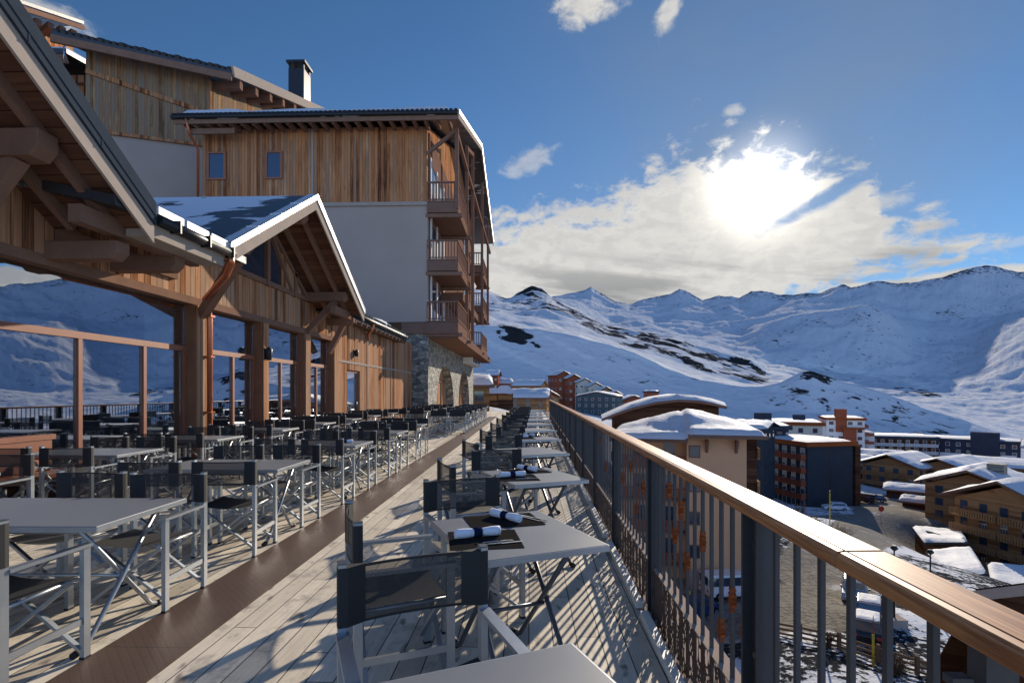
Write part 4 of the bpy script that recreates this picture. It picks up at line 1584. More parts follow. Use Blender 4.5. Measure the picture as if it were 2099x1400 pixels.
m.build('trim_board', wood_old, blk)
m = MB()
ev0 = A + nrm * 1.2 - dxy * 1.2 + Vector((0, 0, 22.25))
ev1 = B + nrm * 1.2 + dxy * 1.5 + Vector((0, 0, 21.75))
rr1 = Vector((ev1.x, yr, 28.2))
rr0 = Vector((ev0.x, yr, 28.2))
m.slab(ev0, ev1, rr1, rr0, .35)
br = m.build('roof', slate, blk)
m = MB()
m.slab(rr0, rr1, (rr1.x, 62, 23.4), (rr0.x, 62, 23.4), .35)
m.build('roof', slate, blk)
m = MB()
m.beam(ev0 - Vector((0, 0, .42)), ev1 - Vector((0, 0, .42)), .16, .42)
m.build('eave_board', timber, br)
m = MB()
n = 26
for i in range(n):
    p = ev0 + (ev1 - ev0) * ((i + .5) / n)
    q = p + (rr1 - ev1) * .05
    m.tube([q + Vector((0, 0, .08)), p + Vector((0, 0, .06))], .15 + .03 * math.sin(i * 2.3), 6)
m.build('eave_tiles', black_metal, br)
m = MB()
m.beam(ev1 + Vector((.08, 0, -.05)), rr1 + Vector((.08, 0, -.05)), .14, .62)
m.beam(rr1 + Vector((.08, 0, -.05)), Vector((rr1.x + .08, 62, 23.35)), .14, .62)
m.build('barge_board', timber_pale, br)
m = MB()
for k in range(9):
    p = ev1 + (rr1 - ev1) * ((k + .6) / 9)
    m.box(cx_ - .3, p.x - .05, p.y - .18, p.y + .18, p.z - .95, p.z - .45)
m.build_each('purlin', timber, br)
m = MB()
p = ev1 + (rr1 - ev1) * .15
snow_pad(m, ev0 + Vector((0, .8, .1)), ev1 + Vector((-.3, .8, .1)), rr1 + Vector((-.3, 0, 0)), rr0, .25, 20, 10, .4, .08, 2)
m.build('snow', snow_mat, br)
cxm, cym = -20.6, 46.3
m = MB()
m.box(cxm - .7, cxm + .7, cym - .7, cym + .7, 26.0, 30.2)
ch = m.build('chimney', black_metal, blk)
m = MB()
for i in (-1, 1):
    for j in (-1, 1):
        m.box(cxm + i * .6 - .08, cxm + i * .6 + .08, cym + j * .6 - .08, cym + j * .6 + .08, 30.2, 30.7)
m.box(cxm - .85, cxm + .85, cym - .85, cym + .85, 30.7, 30.9)
m.build('chimney_cap', black_metal, ch)

# upper left: an annexe roof and a smaller one under it
ann = thing('annexe', 'timber annexe with projecting roof beams at the upper left corner', 'hotel', (-36, 38, 0))
m = MB()
q0, q1 = pt(-60, -16, 33), pt(172, 58, 44)
m.beam(q0, q1, .2, .32)
m.build('barge_board', timber, ann)
m = MB()
up = Vector((-3.2, 1.5, .9))
m.prism([q0 + Vector((0, 0, .32)), q1 + Vector((0, 0, .32)), q1 + up * 4 + Vector((0, 0, .32)), q0 + up * 4 + Vector((0, 0, .32))], (0, 0, .25))
m.build('roof', slate, ann)
m = MB()
w0, w1 = pt(-60, 30, 34.5), pt(150, 82, 45)
m.prism([w0, w1, w1 - Vector((0, 0, 20)), w0 - Vector((0, 0, 20))], (-1.5, .7, 0))
m.build('wall', wood_old, ann)
m = MB()
for k in range(5):
    p = q0 + (q1 - q0) * (.42 + k * .12)
    m.beam(p + Vector((-.1, 0, -.6)), p + Vector((-2.5, 1.2, -.6)), .4, .45)
m.build_each('roof_beam', timber, ann)
m = MB()
s0, s1 = pt(-80, 92, 30.5), pt(136, 100, 33.0)
bk = Vector((-1.0, 6, 1.5))
m.slab(s0, s1, s1 + bk, s0 + bk, .3)
lr = m.build('porch_roof', slate, ann)
m = MB()
snow_pad(m, s0, s1, s1 + bk, s0 + bk, .35, 12, 8, .3, .1, 9)
m.build('snow', snow_mat, lr)
m = MB()
m.beam(s0 - Vector((0, -.1, .62)), s1 - Vector((0, -.1, .62)), .14, .55)
m.build('fascia', timber, lr)
m = MB()
s2, s3 = s0 + Vector((0, 1.3, -.9)), s1 + Vector((0, 1.3, -.9))
m.prism([s2, s3, s3 - Vector((0, 0, 14)), s2 - Vector((0, 0, 14))], (-.3, 1, 0))
m.build('wall', wood_old, ann)
m = MB()
i0 = pt(131, 96, 32.8)
m.tube([i0, i0 - Vector((0, 0, .5)), i0 - Vector((0, 0, 1.05))], [.05, .04, .008], 6)
m.build('icicle', glazing, lr)

# ------------------------------------------------------------------ tables and chairs
def make_chair():
    """director's chair; origin on the floor, sitter looks along +y"""
    r = thing('director_chair', 'chair', 'chair')
    W2, D2 = .27, .225
    for sx in (-1, 1):
        for sy, h in ((-1, .885), (1, .625)):
            m = MB()
            x, y = sx * W2, sy * D2
            m.box(x - .014, x + .014, y - .021, y + .021, .012, h)
            l = m.build('leg', alu, r, local=True)
            m = MB()
            m.box(x - .016, x + .016, y - .023, y + .023, 0, .014)
            m.build('foot_cap', black_plastic, l, local=True)
            if sy < 0:
                m = MB()
                m.box(x - .015, x + .015, y - .022, y + .022, .8855, .890)
                m.build('post_cap', alu_dark, l, local=True)
        m = MB()
        m.box(sx * W2 - .022, sx * W2 + .022, -D2 + .02, D2 + .03, .628, .646)
        m.build('armrest', alu, r, local=True)
        m = MB()
        m.box(sx * W2 - .008, sx * W2 + .008, -D2 + .018, D2 - .018, .20, .235)
        m.build('side_rail', alu, r, local=True)
        m = MB()
        m.tube([(sx * .235, -D2 + .02, .445), (sx * .235, D2 + .01, .455)], .011, 8)
        m.build('seat_tube', alu, r, local=True)
    for sy in (-1, 1):
        for sx in (-1, 1):
            m = MB()
            m.beam((sx * (W2 - .012), sy * (D2 - .03) + sx * .011, .06), (-sx * .235, sy * (D2 - .03) + sx * .011, .44), .018, .026, up=(0, 1, 0))
            m.build('cross_brace', alu, r, local=True)
    # sagging seat sling
    m = MB()
    v, f = [], []
    nu, nv = 8, 4
    for j in range(nv + 1):
        for i in range(nu + 1):
            u = -1 + 2 * i / nu
            y = -D2 + .03 + (2 * D2 - .03) * j / nv
            v.append((u * .238, y, .462 - .030 * (1 - u * u) + .008 * j / nv))
    for j in range(nv):
        for i in range(nu):
            q = j * (nu + 1) + i
            f.append((q, q + 1, q + nu + 2, q + nu + 1))
    m.add(v, f, True)
    m.build('seat', solid_fab, r, local=True)
    # backrest: see-through middle, doubled sleeves round the posts
    m = MB()
    n = 8
    v = []
    for i in range(n + 1):
        x = -.19 + .38 * i / n
        y = -D2 - .012 - .018 * (1 - (x / .19) ** 2)
        v += [(x, y, .665), (x, y, .868)]
    m.add(v, [(2 * i, 2 * i + 2, 2 * i + 3, 2 * i + 1) for i in range(n)], True)
    b = m.build('backrest', mesh_fab, r, local=True)
    for zz in (.665, .868):
        pass
    for sx in (-1, 1):
        m = MB()
        x = sx * W2
        pts = [(sx * .185, -D2 - .016), (x - sx * .02, -D2 - .024), (x + sx * .014, -D2 - .022), (x + sx * .017, -D2), (x + sx * .014, -D2 + .022), (x - sx * .02, -D2 + .022), (sx * .185, -D2 - .008)]
        poly = [(a, c, .660) for a, c in pts]
        m.prism(poly if sx < 0 else poly[::-1], (0, 0, .213))
        m.build('sleeve', solid_fab, b, local=True)
    for zz in (.664, .866):
        m = MB()
        for i in range(n):
            m.beam((v[2 * i][0], v[2 * i][1], zz), (v[2 * i + 2][0], v[2 * i + 2][1], zz), .005, .010)
        m.build('hem', solid_fab, b, local=True)
    return r


def make_table(w, d, kind):
    """folding terrace table, long side w along local x"""
    r = thing('terrace_table', 'table', 'table')
    m = MB()
    m.box(-w / 2 + .004, w / 2 - .004, -d / 2 + .004, d / 2 - .004, .722, .750)
    m.build('tabletop', table_grey, r, bevel=.003, local=True)
    m = MB()
    z0, z1 = .718, .7475
    m.box(-w / 2, w / 2, -d / 2 - .001, -d / 2 + .004, z0, z1)
    m.box(-w / 2, w / 2, d / 2 - .004, d / 2 + .001, z0, z1)
    m.box(-w / 2 - .001, -w / 2 + .004, -d / 2 + .004, d / 2 - .004, z0, z1)
    m.box(w / 2 - .004, w / 2 + .001, -d / 2 + .004, d / 2 - .004, z0, z1)
    m.build('edge_trim', alu, r, local=True)
    lm = alu_dark if kind == 'x' else alu
    ends = (-w / 2 + .16, w / 2 - .16)
    for sx in ends:
        for s in (-1, 1):
            m = MB()
            dx = .016 * s
            m.tube([(sx + dx, s * (d / 2 - .10), .70), (sx + dx, -s * .02, .34), (sx + dx, -s * (d / 2 - .12), .05), (sx + dx, -s * (d / 2 - .05), .022)], .014, 8)
            l = m.build('leg', lm, r, local=True)
            m = MB()
            m.tube([(sx + dx, -s * (d / 2 - .065), .024), (sx + dx, -s * (d / 2 - .01), .018)], .021, 8)
            m.build('foot_cap', black_plastic, l, local=True)
    for z, y in ((.34, 0.0), (.69, d / 2 - .11), (.69, -d / 2 + .11)):
        m = MB()
        m.tube([(ends[0], y, z), (ends[1], y, z)], .011, 8)
        m.build('stretcher', lm, r, local=True)
    return r


# light versions for the far rows
def far_chair():
    r = thing('director_chair', 'chair', 'chair')
    m = MB()
    W2, D2 = .27, .225
    for sx in (-1, 1):
        for sy, h in ((-1, .89), (1, .63)):
            m.box(sx * W2 - .011, sx * W2 + .011, sy * D2 - .018, sy * D2 + .018, 0, h)
        m.box(sx * W2 - .022, sx * W2 + .022, -D2 + .02, D2 + .03, .628, .646)
        m.box(sx * W2 - .008, sx * W2 + .008, -D2 + .018, D2 - .018, .20, .235)
        for sy in (-1, 1):
            m.beam((sx * (W2 - .012), sy * (D2 - .03) + sx * .011, .06), (-sx * .235, sy * (D2 - .03) + sx * .011, .44), .018, .026, up=(0, 1, 0))
    m.build('frame', alu, r, local=True)
    m = MB()
    m.box(-.238, .238, -D2 + .03, D2, .435, .445)
    m.build('seat', solid_fab, r, local=True)
    m = MB()
    m.box(-.285, .285, -D2 - .02, -D2 + .02, .66, .872)
    m.build('backrest', solid_fab, r, local=True)
    return r


CH, CHF = make_chair(), far_chair()
TB_X, TB_L = make_table(.70, .82, 'x'), make_table(1.32, .80, 'l')
used = {}


def place(proto, x, y, rz, label, group, z=0.0):
    o = proto if id(proto) not in used else copy_tree(proto)
    used[id(proto)] = 1
    o.location = (x, y, z)
    o.rotation_euler = (0, 0, rz)
    o['label'] = label
    o['group'] = group
    return o


ORD = ['nearest', 'second', 'third', 'fourth', 'fifth', 'sixth', 'seventh', 'eighth', 'ninth', 'tenth', 'eleventh', 'twelfth', 'thirteenth', 'fourteenth']
rj = random.Random(5)


def jit(a):
    return rj.uniform(-a, a)


# --- beside the railing: tables turned a little, one chair behind and one on the left of each
TA = R(24)
ux, uy = Vector((math.cos(TA), math.sin(TA), 0)), Vector((-math.sin(TA), math.cos(TA), 0))
rail_tabs = [(-.02, 1.06), (-.09, 2.82), (.03, 4.76), (.02, 6.75), (.05, 8.75), (.08, 10.7), (.10, 12.7), (.13, 14.7), (.15, 16.7), (.18, 18.7), (.2, 20.7), (.23, 22.7)]
TG, CG = 'grey tables along the railing', 'mesh chairs along the railing'


def rolled_napkin(c, ang, z, label):
    t = thing('rolled_napkin', label, 'napkin', (c[0], c[1], z), ang, 'rolled napkins on the tables')
    m = MB()
    n = 12
    pts, rs = [], []
    for i in range(n + 1):
        u = i / n
        pts.append((-.12 + .24 * u, 0, .024))
        rs.append(.022 + .003 * math.sin(u * 9) - (.005 if .42 < u < .58 else 0))
    m.tube(pts, rs, 14)
    m.tube([(.118, 0, .024), (.125, 0, .024)], [.017, .012], 12)
    m.build('cloth', napkin_mat, t, local=True)
    m = MB()
    m.tube([(-.022, 0, .024), (.022, 0, .024)], .0245, 16)
    m.build('band', navy, t, local=True)
    return t


def cutlery_set(c, ang, z, what, k):
    nm = 'fork' if k == 0 else 'knife'
    m = MB()
    if k == 0:
        m.beam((-.10, 0, .002), (.03, 0, .003), .009, .003)
        m.beam((.03, 0, .003), (.055, 0, .004), .018, .003)
        for s in (-.009, -.003, .003, .009):
            m.beam((.055, s, .004), (.095, s, .003), .0025, .002)
    else:
        m.beam((-.11, 0, .003), (-.01, 0, .003), .011, .004)
        m.prism([(-.01, -.007, .001), (.10, -.008, .001), (.112, 0, .001), (.10, .007, .001), (-.01, .007, .001)], (0, 0, .0018))
    o = m.build(nm, cutlery)
    o.location = (c[0], c[1], z)
    o.rotation_euler = (0, 0, ang)
    tag(o, what, 'cutlery', 'cutlery laid on the tables')
    return o


for i, (x, y) in enumerate(rail_tabs):
    c = Vector((x, y, 0))
    far = i > 6
    o = place(TB_X, x, y, TA + jit(.02), '%s grey folding table beside the railing, %s' % (ORD[i], 'cut off by the photo edge' if i == 0 else ('laid with placemats' if i in (1, 2, 4) else 'bare top')), TG)
    P = CHF if far else CH
    q = c - ux * .02 + uy * .95 if i else Vector((-.415, 1.97, 0)) + uy * -.0
    if i == 0:
        q = Vector((-.415 + .08, 1.97 - .20, 0))
    else:
        q = c + Vector((-.385 + .09, .96 - .205, 0))
    place(P, q.x, q.y, math.pi + TA + jit(.03), 'mesh chair behind the %s railing side table, its back to the mountains' % ORD[i], CG)
    if i:
        q = c + Vector((-.83, -.12, 0)) + Vector((.21, .085, 0)) + Vector((.06 if i > 1 else 0, 0, 0))
        place(P, q.x, q.y, -math.pi / 2 + R(22) + jit(.05), 'mesh chair left of the %s railing side table, facing the railing' % ORD[i], CG)
    if i in (1, 2, 4):
        for k, (lx_, ly_, rot, nrot) in enumerate(((-.19, -.09, R(-14), 0), (.04, .235, R(-6), R(-68)))):
            w_, d_ = (.36, .34) if k == 0 else (.42, .30)
            p = c + ux * lx_ + uy * ly_
            m = MB()
            m.box(-w_ / 2, w_ / 2, -d_ / 2, d_ / 2, 0, .0015)
            o = m.build('placemat', placemat_mat)
            o.location = (p.x, p.y, .7512 + .0012 * k)
            o.rotation_euler = (0, 0, TA + rot)
            tag(o, 'charcoal placemat at the %s of the %s railing side table' % (('near left corner', 'far edge')[k], ORD[i]), 'placemat', 'placemats on the tables')
            z = .7545
            rolled_napkin((p - ux * .02 + uy * .05)[:2] if k == 0 else (p + ux * .02 + uy * .02)[:2], TA + (R(-3) if k == 0 else nrot), z, 'rolled white napkin at the %s of the %s railing table' % (('near left corner', 'far edge')[k], ORD[i]))
            if i < 4:
                for kk in (0, 1):
                    if k == 0:
                        qq = p + uy * (-.075 - .035 * kk) + ux * (.03 + .03 * kk)
                        aa = TA + R(-6 + 4 * kk)
                    else:
                        qq = p + ux * (.15 + .035 * kk) - uy * .01
                        aa = TA + R(112 + 3 * kk)
                    cutlery_set(qq[:2], aa, z, 'polished %s %s on the %s railing side table' % (('fork', 'knife')[kk], ('below the nearer napkin', 'beside the farther napkin')[k], ORD[i]), kk)

# --- rows on the restaurant side
def row(xc, ys, name, off, cg, tg, chairs=(-.33, .33), start=0):
    for i, y in enumerate(ys):
        far = y > 11.5
        yc_ = y + .42
        o = place(TB_L, xc + jit(.03), yc_ + jit(.03), jit(.025), '%s grey table in the row %s' % (ORD[i], name), tg)
        P = CHF if far else CH
        for j, dx_ in enumerate(chairs):
            side = ('window side seat', 'strip side seat')[j]
            place(P, xc + dx_ + jit(.025), yc_ - .40 - off + jit(.07), jit(.10), 'chair facing away, %s table %s, %s' % (ORD[i], name, side), cg)
            place(P, xc + dx_ + jit(.025), yc_ + .40 + off + jit(.07), math.pi + jit(.10), 'chair facing the camera, %s table %s, %s' % (ORD[i], name, side), cg)


row(-3.10, [2.83, 4.98, 7.30, 9.55, 11.8], 'along the steel strip', .13, 'chairs in the row along the steel strip', 'tables in the row along the steel strip')
row(-5.62, [3.95, 6.06, 8.18, 10.3, 12.4, 14.5, 16.6, 18.8], 'by the windows', .13, 'chairs in the row by the windows', 'tables in the row by the windows')
row(-2.90, [18.9, 21.1, 23.3, 25.5, 27.7], 'past the gap toward the arches', .13, 'chairs past the gap', 'tables past the gap')
row(-4.75, [20.8, 22.9, 25.0, 27.2], 'under the balconies', .13, 'chairs under the balconies', 'tables under the balconies')
p = Vector((-2.75, 7.72, 0))
rolled_napkin((p.x, p.y), R(40), .7515, 'white napkin rolled in a navy band on the third table along the steel strip')

# bench along the glass
b = thing('bench', 'orange brown wooden bench against the big restaurant window', 'bench', (-6.35, 5.2, 0))
m = MB()
m.box(-6.62, -6.57, 2.6, 7.05, .86, .93)
m.box(-6.60, -6.58, 2.6, 7.0, .45, .86)
m.build('backrest', timber_red, b)
m = MB()
m.box(-6.58, -6.15, 2.6, 7.0, .40, .45)
m.build('seat', timber_red, b)
for y in (2.7, 4.2, 5.6, 6.95):
    m = MB()
    m.box(-6.56, -6.17, y - .03, y + .03, 0, .40)
    m.build('leg', timber, b)

# ------------------------------------------------------------------ the village
def frame(loc, rz):
    return Matrix.Translation(loc) @ Matrix.Rotation(rz, 4, 'Z')


balc_wood = plain('balcony_boards', (0.30, 0.16, 0.075), 0.7, var=0.25, scale=2)


class LB(MB):
    """mesh builder in a building's own axes"""
    pass


def house(name, label, loc, rz, w, d, h, wall, floors=3, bays=4, roof='gable', rise=2.0, over=.9, roofmat=None, wmat=None, side_bays=2, balc=None, ridge='x',
          winw=1.1, winh=1.25, basement=2.5, group=None, snow=.45, frames=False, chim=False, fascia=None, cat='apartment building', base=None, win_sides=('f', 'l', 'r')):
    """block with its front on local -y, w wide, d deep, h to the eaves"""
    t = thing(name, label, cat, loc, rz, group)
    x0, x1, y0, y1 = -w / 2, w / 2, 0.0, d
    m = MB()
    m.box(x0, x1, y0, y1, -basement, h)
    if roof == 'gable' and ridge == 'y':
        m.prism([(x0, y0, h), (x1, y0, h), (0, y0, h + rise * (w / 2) / (w / 2 + over))], (0, d, 0))
    if roof == 'gable' and ridge == 'x':
        m.prism([(x0, y0, h), (x0, d / 2, h + rise * (d / 2) / (d / 2 + over)), (x0, y1, h)], (w, 0, 0))
    m.build('wall', wall, t, local=True)
    rm = roofmat or slate_wall
    fm = fascia or balcony_wood
    if roof == 'flat':
        m = MB()
        m.box(x0 - over, x1 + over, y0 - over, y1 + over, h, h + .9)
        r = m.build('roof', fm, t, local=True)
        m = MB()
        snow_pad(m, (x0 - over + .4, y0 - over + .4, h + .90), (x1 + over - .4, y0 - over + .4, h + .90), (x1 + over - .4, y1 + over - .4, h + .90), (x0 - over + .4, y1 + over - .4, h + .90), snow, 12, 8, .4, .06, loc[0])
        m.build('snow', snow_mat, r, local=True)
    elif roof == 'gable':
        X0, X1, Y0, Y1 = x0 - over, x1 + over, y0 - over, y1 + over
        k = rise
        if ridge == 'x':
            ym = d / 2
            qs = [((X0, Y0, h), (X1, Y0, h), (X1, ym, h + k), (X0, ym, h + k)), ((X0, ym, h + k), (X1, ym, h + k), (X1, Y1, h), (X0, Y1, h))]
        else:
            qs = [((X0, Y0, h), (0, Y0, h + k), (0, Y1, h + k), (X0, Y1, h)), ((0, Y0, h + k), (X1, Y0, h), (X1, Y1, h), (0, Y1, h + k))]
        for q in qs:
            m = MB()
            m.prism([Vector(a) + Vector((0, 0, .30)) for a in q], (0, 0, -.30))
            r = m.build('roof', fm, t, local=True)
            m = MB()
            g = [Vector(a) + Vector((0, 0, .30)) for a in q]
            ce = sum(g, Vector()) / 4
            g = [a + (ce - a).normalized() * .18 for a in g]
            snow_pad(m, *g, snow, 12, 9, .45, .10, loc[1])
            m.build('snow', snow_mat, r, local=True)
    # window grid
    gm = wmat or glass_dark
    fh = h / floors
    cnt = 0
    for s in win_sides:
        nb = bays if s in 'fb' else side_bays
        span = w if s in 'fb' else d
        for fl in range(floors):
            for i in range(nb):
                u = -span / 2 + span * (i + .5) / nb
                z = fl * fh + fh * .36
                m, m2 = MB(), MB()
                a = winw / 2
                if s == 'f':
                    bxs = (u - a, u + a, -.03, .02, z, z + winh)
                    fx = (u - a - .09, u + a + .09, -.02, .03, z - .09, z + winh + .09)
                elif s == 'l':
                    bxs = (x0 - .03, x0 + .02, d / 2 + u - a, d / 2 + u + a, z, z + winh)
                    fx = (x0 - .02, x0 + .03, d / 2 + u - a - .09, d / 2 + u + a + .09, z - .09, z + winh + .09)
                else:
                    bxs = (x1 - .02, x1 + .03, d / 2 + u - a, d / 2 + u + a, z, z + winh)
                    fx = (x1 - .03, x1 + .02, d / 2 + u - a - .09, d / 2 + u + a + .09, z - .09, z + winh + .09)
                cnt += 1
                if cnt > 96:
                    continue
                m.box(*bxs)
                wnd = m.build('window', gm, t, local=True)
                if frames:
                    m2.box(*fx)
                    m2.build('window_frame', white_render if frames == 2 else balcony_wood, wnd, local=True)
    if balc:
        side, bmat, dep = balc
        for fl in range(1, floors):
            z = fl * fh
            for part in range(2 if w > 8 else 1):
                m, m2 = MB(), MB()
                if side == 'f':
                    a, b_ = (x0 + .3, x1 - .3) if w <= 8 else ((x0 + .3, -.25), (.25, x1 - .3))[part]
                    m.box(a, b_, -dep, 0, z - .12, z)
                    m2.box(a, b_, -dep - .03, -dep + .03, z + .95, z + 1.05)
                    n = int((b_ - a) / .35)
                    for i in range(n + 1):
                        xx = a + (b_ - a) * i / n
                        m2.box(xx - .11, xx + .11, -dep - .015, -dep + .015, z, z + .95)
                elif side == 'l':
                    a, b_ = (.3, d / 2 - .25) if part == 0 else (d / 2 + .25, d - .3)
                    m.box(x0 - dep, x0, a, b_, z - .12, z)
                    m2.box(x0 - dep - .03, x0 - dep + .03, a, b_, z + .95, z + 1.05)
                    n = int((b_ - a) / .35)
                    for i in range(n + 1):
                        yy = a + (b_ - a) * i / n
                        m2.box(x0 - dep - .015, x0 - dep + .015, yy - .11, yy + .11, z, z + .95)
                    m2.box(x0 - dep, x0, a, a + .03, z, z + 1.0)
                else:
                    a, b_ = (.3, d / 2 - .25) if part == 0 else (d / 2 + .25, d - .3)
                    m.box(x1, x1 + dep, a, b_, z - .12, z)
                    m2.box(x1 + dep - .03, x1 + dep + .03, a, b_, z + .95, z + 1.05)
                    m2.box(x1 + dep - .02, x1 + dep + .02, a, b_, z, z + .95)
                    m2.box(x1, x1 + dep, a, a + .03, z, z + 1.0)
                bb = m.build('balcony', bmat, t, local=True)
                m2.build('balustrade', bmat, bb, local=True)
    if chim:
        m = MB()
        m.box(w * .2 - .5, w * .2 + .5, d * .45 - .5, d * .45 + .5, h, h + rise + 1.4)
        m.build('chimney', wall, t, local=True)
    return t


def ang_to_view(px):
    """rotation that turns a building's front (-y) squarely to the camera at column px"""
    return YAW - math.atan((px - CX) / FPX)


def g(px, py):
    return ground_at(px, py)


# ---- peach apartment house just beyond the railing
q = pt(1395, 1200, 44.5)
q.z = -15.0
pe = thing('apartment_house', 'peach rendered apartment house with deep snow on its hipped roof', 'apartment building', q, ang_to_view(1420) + R(4))
w, d, h = 10.4, 11.5, 12.75
m = MB()
m.box(.5, w / 2, 0, d, -2, h)
m.box(-w / 2, .5, 1.4, d, -2, h - .5)
m.build('wall', peach, pe, local=True)
m = MB()
m.box(.5, w / 2 + .01, -.02, d, -2, 1.5)
m.build('plinth', stucco, pe, local=True)
m = MB()
m.box(w / 2 + .0, w / 2 + .9, .6, d, 2.6, h)
m.build('loggia', chalet_dark, pe, local=True)
for i in range(4):
    m = MB()
    z = 2.7 + i * 2.75
    m.box(w / 2 + .9, w / 2 + 1.1, .4, d, z, z + .95)
    m.build('balcony', chalet_wood, pe, local=True)
for z in (11.0,):
    m = MB()
    m.box(.68, 1.58, -.06, .02, z, z + 1.05)
    fr = m.build('window', balcony_wood, pe, local=True)
    m = MB()
    m.box(.77, 1.49, -.08, -.05, z + .1, z + .95)
    m.build('pane', glass_dark, fr, local=True)
for z in (8.1, 5.3, 2.5):
    m = MB()
    m.box(.68, 1.58, -.05, .02, z, z + 1.15)
    fr = m.build('window', balcony_wood, pe, local=True)
    m = MB()
    m.box(.77, 1.49, -.07, -.04, z + .1, z + 1.05)
    m.build('pane', glass_dark, fr, local=True)
for z in (10.2, 7.4, 4.6, 1.8):
    for x in (-.9, -3.4):
        m = MB()
        m.box(x - .45, x + .45, 1.34, 1.42, z, z + 1.9)
        fr = m.build('window', glass_dark, pe, local=True)
    m = MB()
    m.box(-w / 2, .45, .5, 1.4, z - .3, z - .15)
    bb = m.build('balcony', balcony_wood, pe, local=True)
    m = MB()
    for i in range(17):
        x = -w / 2 + .1 + i * .31
        m.box(x - .09, x + .09, .46, .50, z - .15, z + .75)
    m.box(-w / 2, .45, .44, .52, z + .75, z + .85)
    m.build('balustrade', red_wall, bb, local=True)
m = MB()
for x in (2.0, 4.3):
    m.prism([(x, 0, h - .2), (x, -1.1, h - .15), (x, 0, h - 1.3)], (.2, 0, 0))
m.build_each('bracket', balcony_wood, pe, local=True)
# roof with a stepped eave and one broad snow pillow
m = MB()
m.box(.55, w / 2 + 1.4, -1.3, d + 1, h, h + .28)
m.box(-w / 2 - .8, .55, -.9, d + 1, h - .45, h - .15)
rf = m.build('roof', balcony_wood, pe, local=True)
m = MB()
v, f = [], []
NX, NY = 44, 26
for j in range(NY + 1):
    for i in range(NX + 1):
        u, s = i / NX, j / NY
        x = -w / 2 - .7 + (w + 2.0) * u
        y = -1.25 + (d + 2.2) * s
        e = min(u / .5, (1 - u) / .5, s / .5, (1 - s) / .5)
        base_z = h + .30 if x > .55 else h - .13
        if abs(x - .55) < .15:
            base_z = h + .1
        rid = 1.75 * min(1, 1.0 * min(u / .48, (1 - u) / .52, 1) ** .85 * (.25 + .75 * min(1, s / .42))) * (1 - max(0, (s - .55)) * 1.1)
        lip = .42 * math.sqrt(max(0.0, min(1, min(u, 1 - u, s, 1 - s) / .035)))
        nn = mnoise.noise(Vector((x * .7, y * .7, 1))) * .13 + mnoise.noise(Vector((x * 2.2, y * 2.2, 4))) * .05
        v.append((x, y, base_z + lip + max(0, rid) * min(1, min(s, 1 - s) / .3 + .0) + nn * min(1, min(u, 1 - u, s, 1 - s) / .05)))
for j in range(NY):
    for i in range(NX):
        k = j * (NX + 1) + i
        f.append((k, k + 1, k + NX + 2, k + NX + 1))
m.add(v, f, True)
m.build('snow', snow_mat, rf, local=True)

# ---- house behind it with a long curved snow roof
q = pt(1372, 1000, 72)
q.z = -15.5
t = thing('apartment_house', 'dark house with a long curved snow roof behind the peach house', 'apartment building', q, ang_to_view(1380) + R(8))
m = MB()
m.box(-7.5, 6.5, 0, 10, -3, 13.6)
m.prism([(6.5, 0, 13.6), (6.5, 0, 15.02), (3.5, 0, 15.55), (1.0, 0, 15.72), (-2.0, 0, 15.37), (-5, 0, 14.62), (-7.5, 0, 13.72), (-7.5, 0, 13.6)], (0, 10, 0))
m.build('wall', chalet_dark, t, local=True)
prof = [(-9.2, 13.4), (-7.5, 14.1), (-5, 15.0), (-2.0, 15.75), (1.0, 16.1), (3.5, 15.95), (5.6, 15.6), (7.2, 15.2)]
m = MB()
for (xa, za), (xb_, zb_) in zip(prof[:-1], prof[1:]):
    m.prism([(xa, -1.5, za), (xb_, -1.5, zb_), (xb_, 11, zb_), (xa, 11, za)], (0, 0, -.35))
r_ = m.build('roof', balcony_wood, t, local=True)
m = MB()
v, f = [], []
for j in range(11):
    for (xa, za) in prof:
        s = j / 10
        lip = .62 * math.sqrt(min(1, min(s, 1 - s) / .08)) if 0 < s < 1 else 0
        lip *= max(.18, 1.15 - ((xa - 1.5) / 10.7) ** 2 * 1.1)
        v.append((xa, -1.45 + 12.4 * s, za + .01 + lip + .06 * mnoise.noise(Vector((xa, s * 6, 2)))))
n = len(prof)
for j in range(10):
    for i in range(n - 1):
        k = j * n + i
        f.append((k, k + 1, k + n + 1, k + n))
m.add(v, f, True)
m.build('snow', snow_mat, r_, local=True)
for i in range(5):
    m = MB()
    x = -6 + i * 2.6
    m.box(x - .5, x + .5, -.04, .02, 11.3, 12.5)
    m.build('window', glass_dark, t, local=True)

q = pt(1512, 1000, 98)
q.z = -17
house('snowy_building', 'low blue grey building with drifted snow roof right of the curved roof', q, ang_to_view(1512) - R(12), 9.0, 12, 11.6, slate_wall, 4, 3, 'gable', 1.0, .8, side_bays=3, balc=None, snow=.5, fascia=dark_wall)
q = pt(1560, 1000, 118)
q.z = -20
house('snowy_building', 'dark flat roofed building with wide eaves behind the curved roofs', q, ang_to_view(1560) + R(5), 10, 10, 13.3, dark_wall, 5, 4, 'flat', 0, 1.2, fascia=dark_wall, snow=.3)

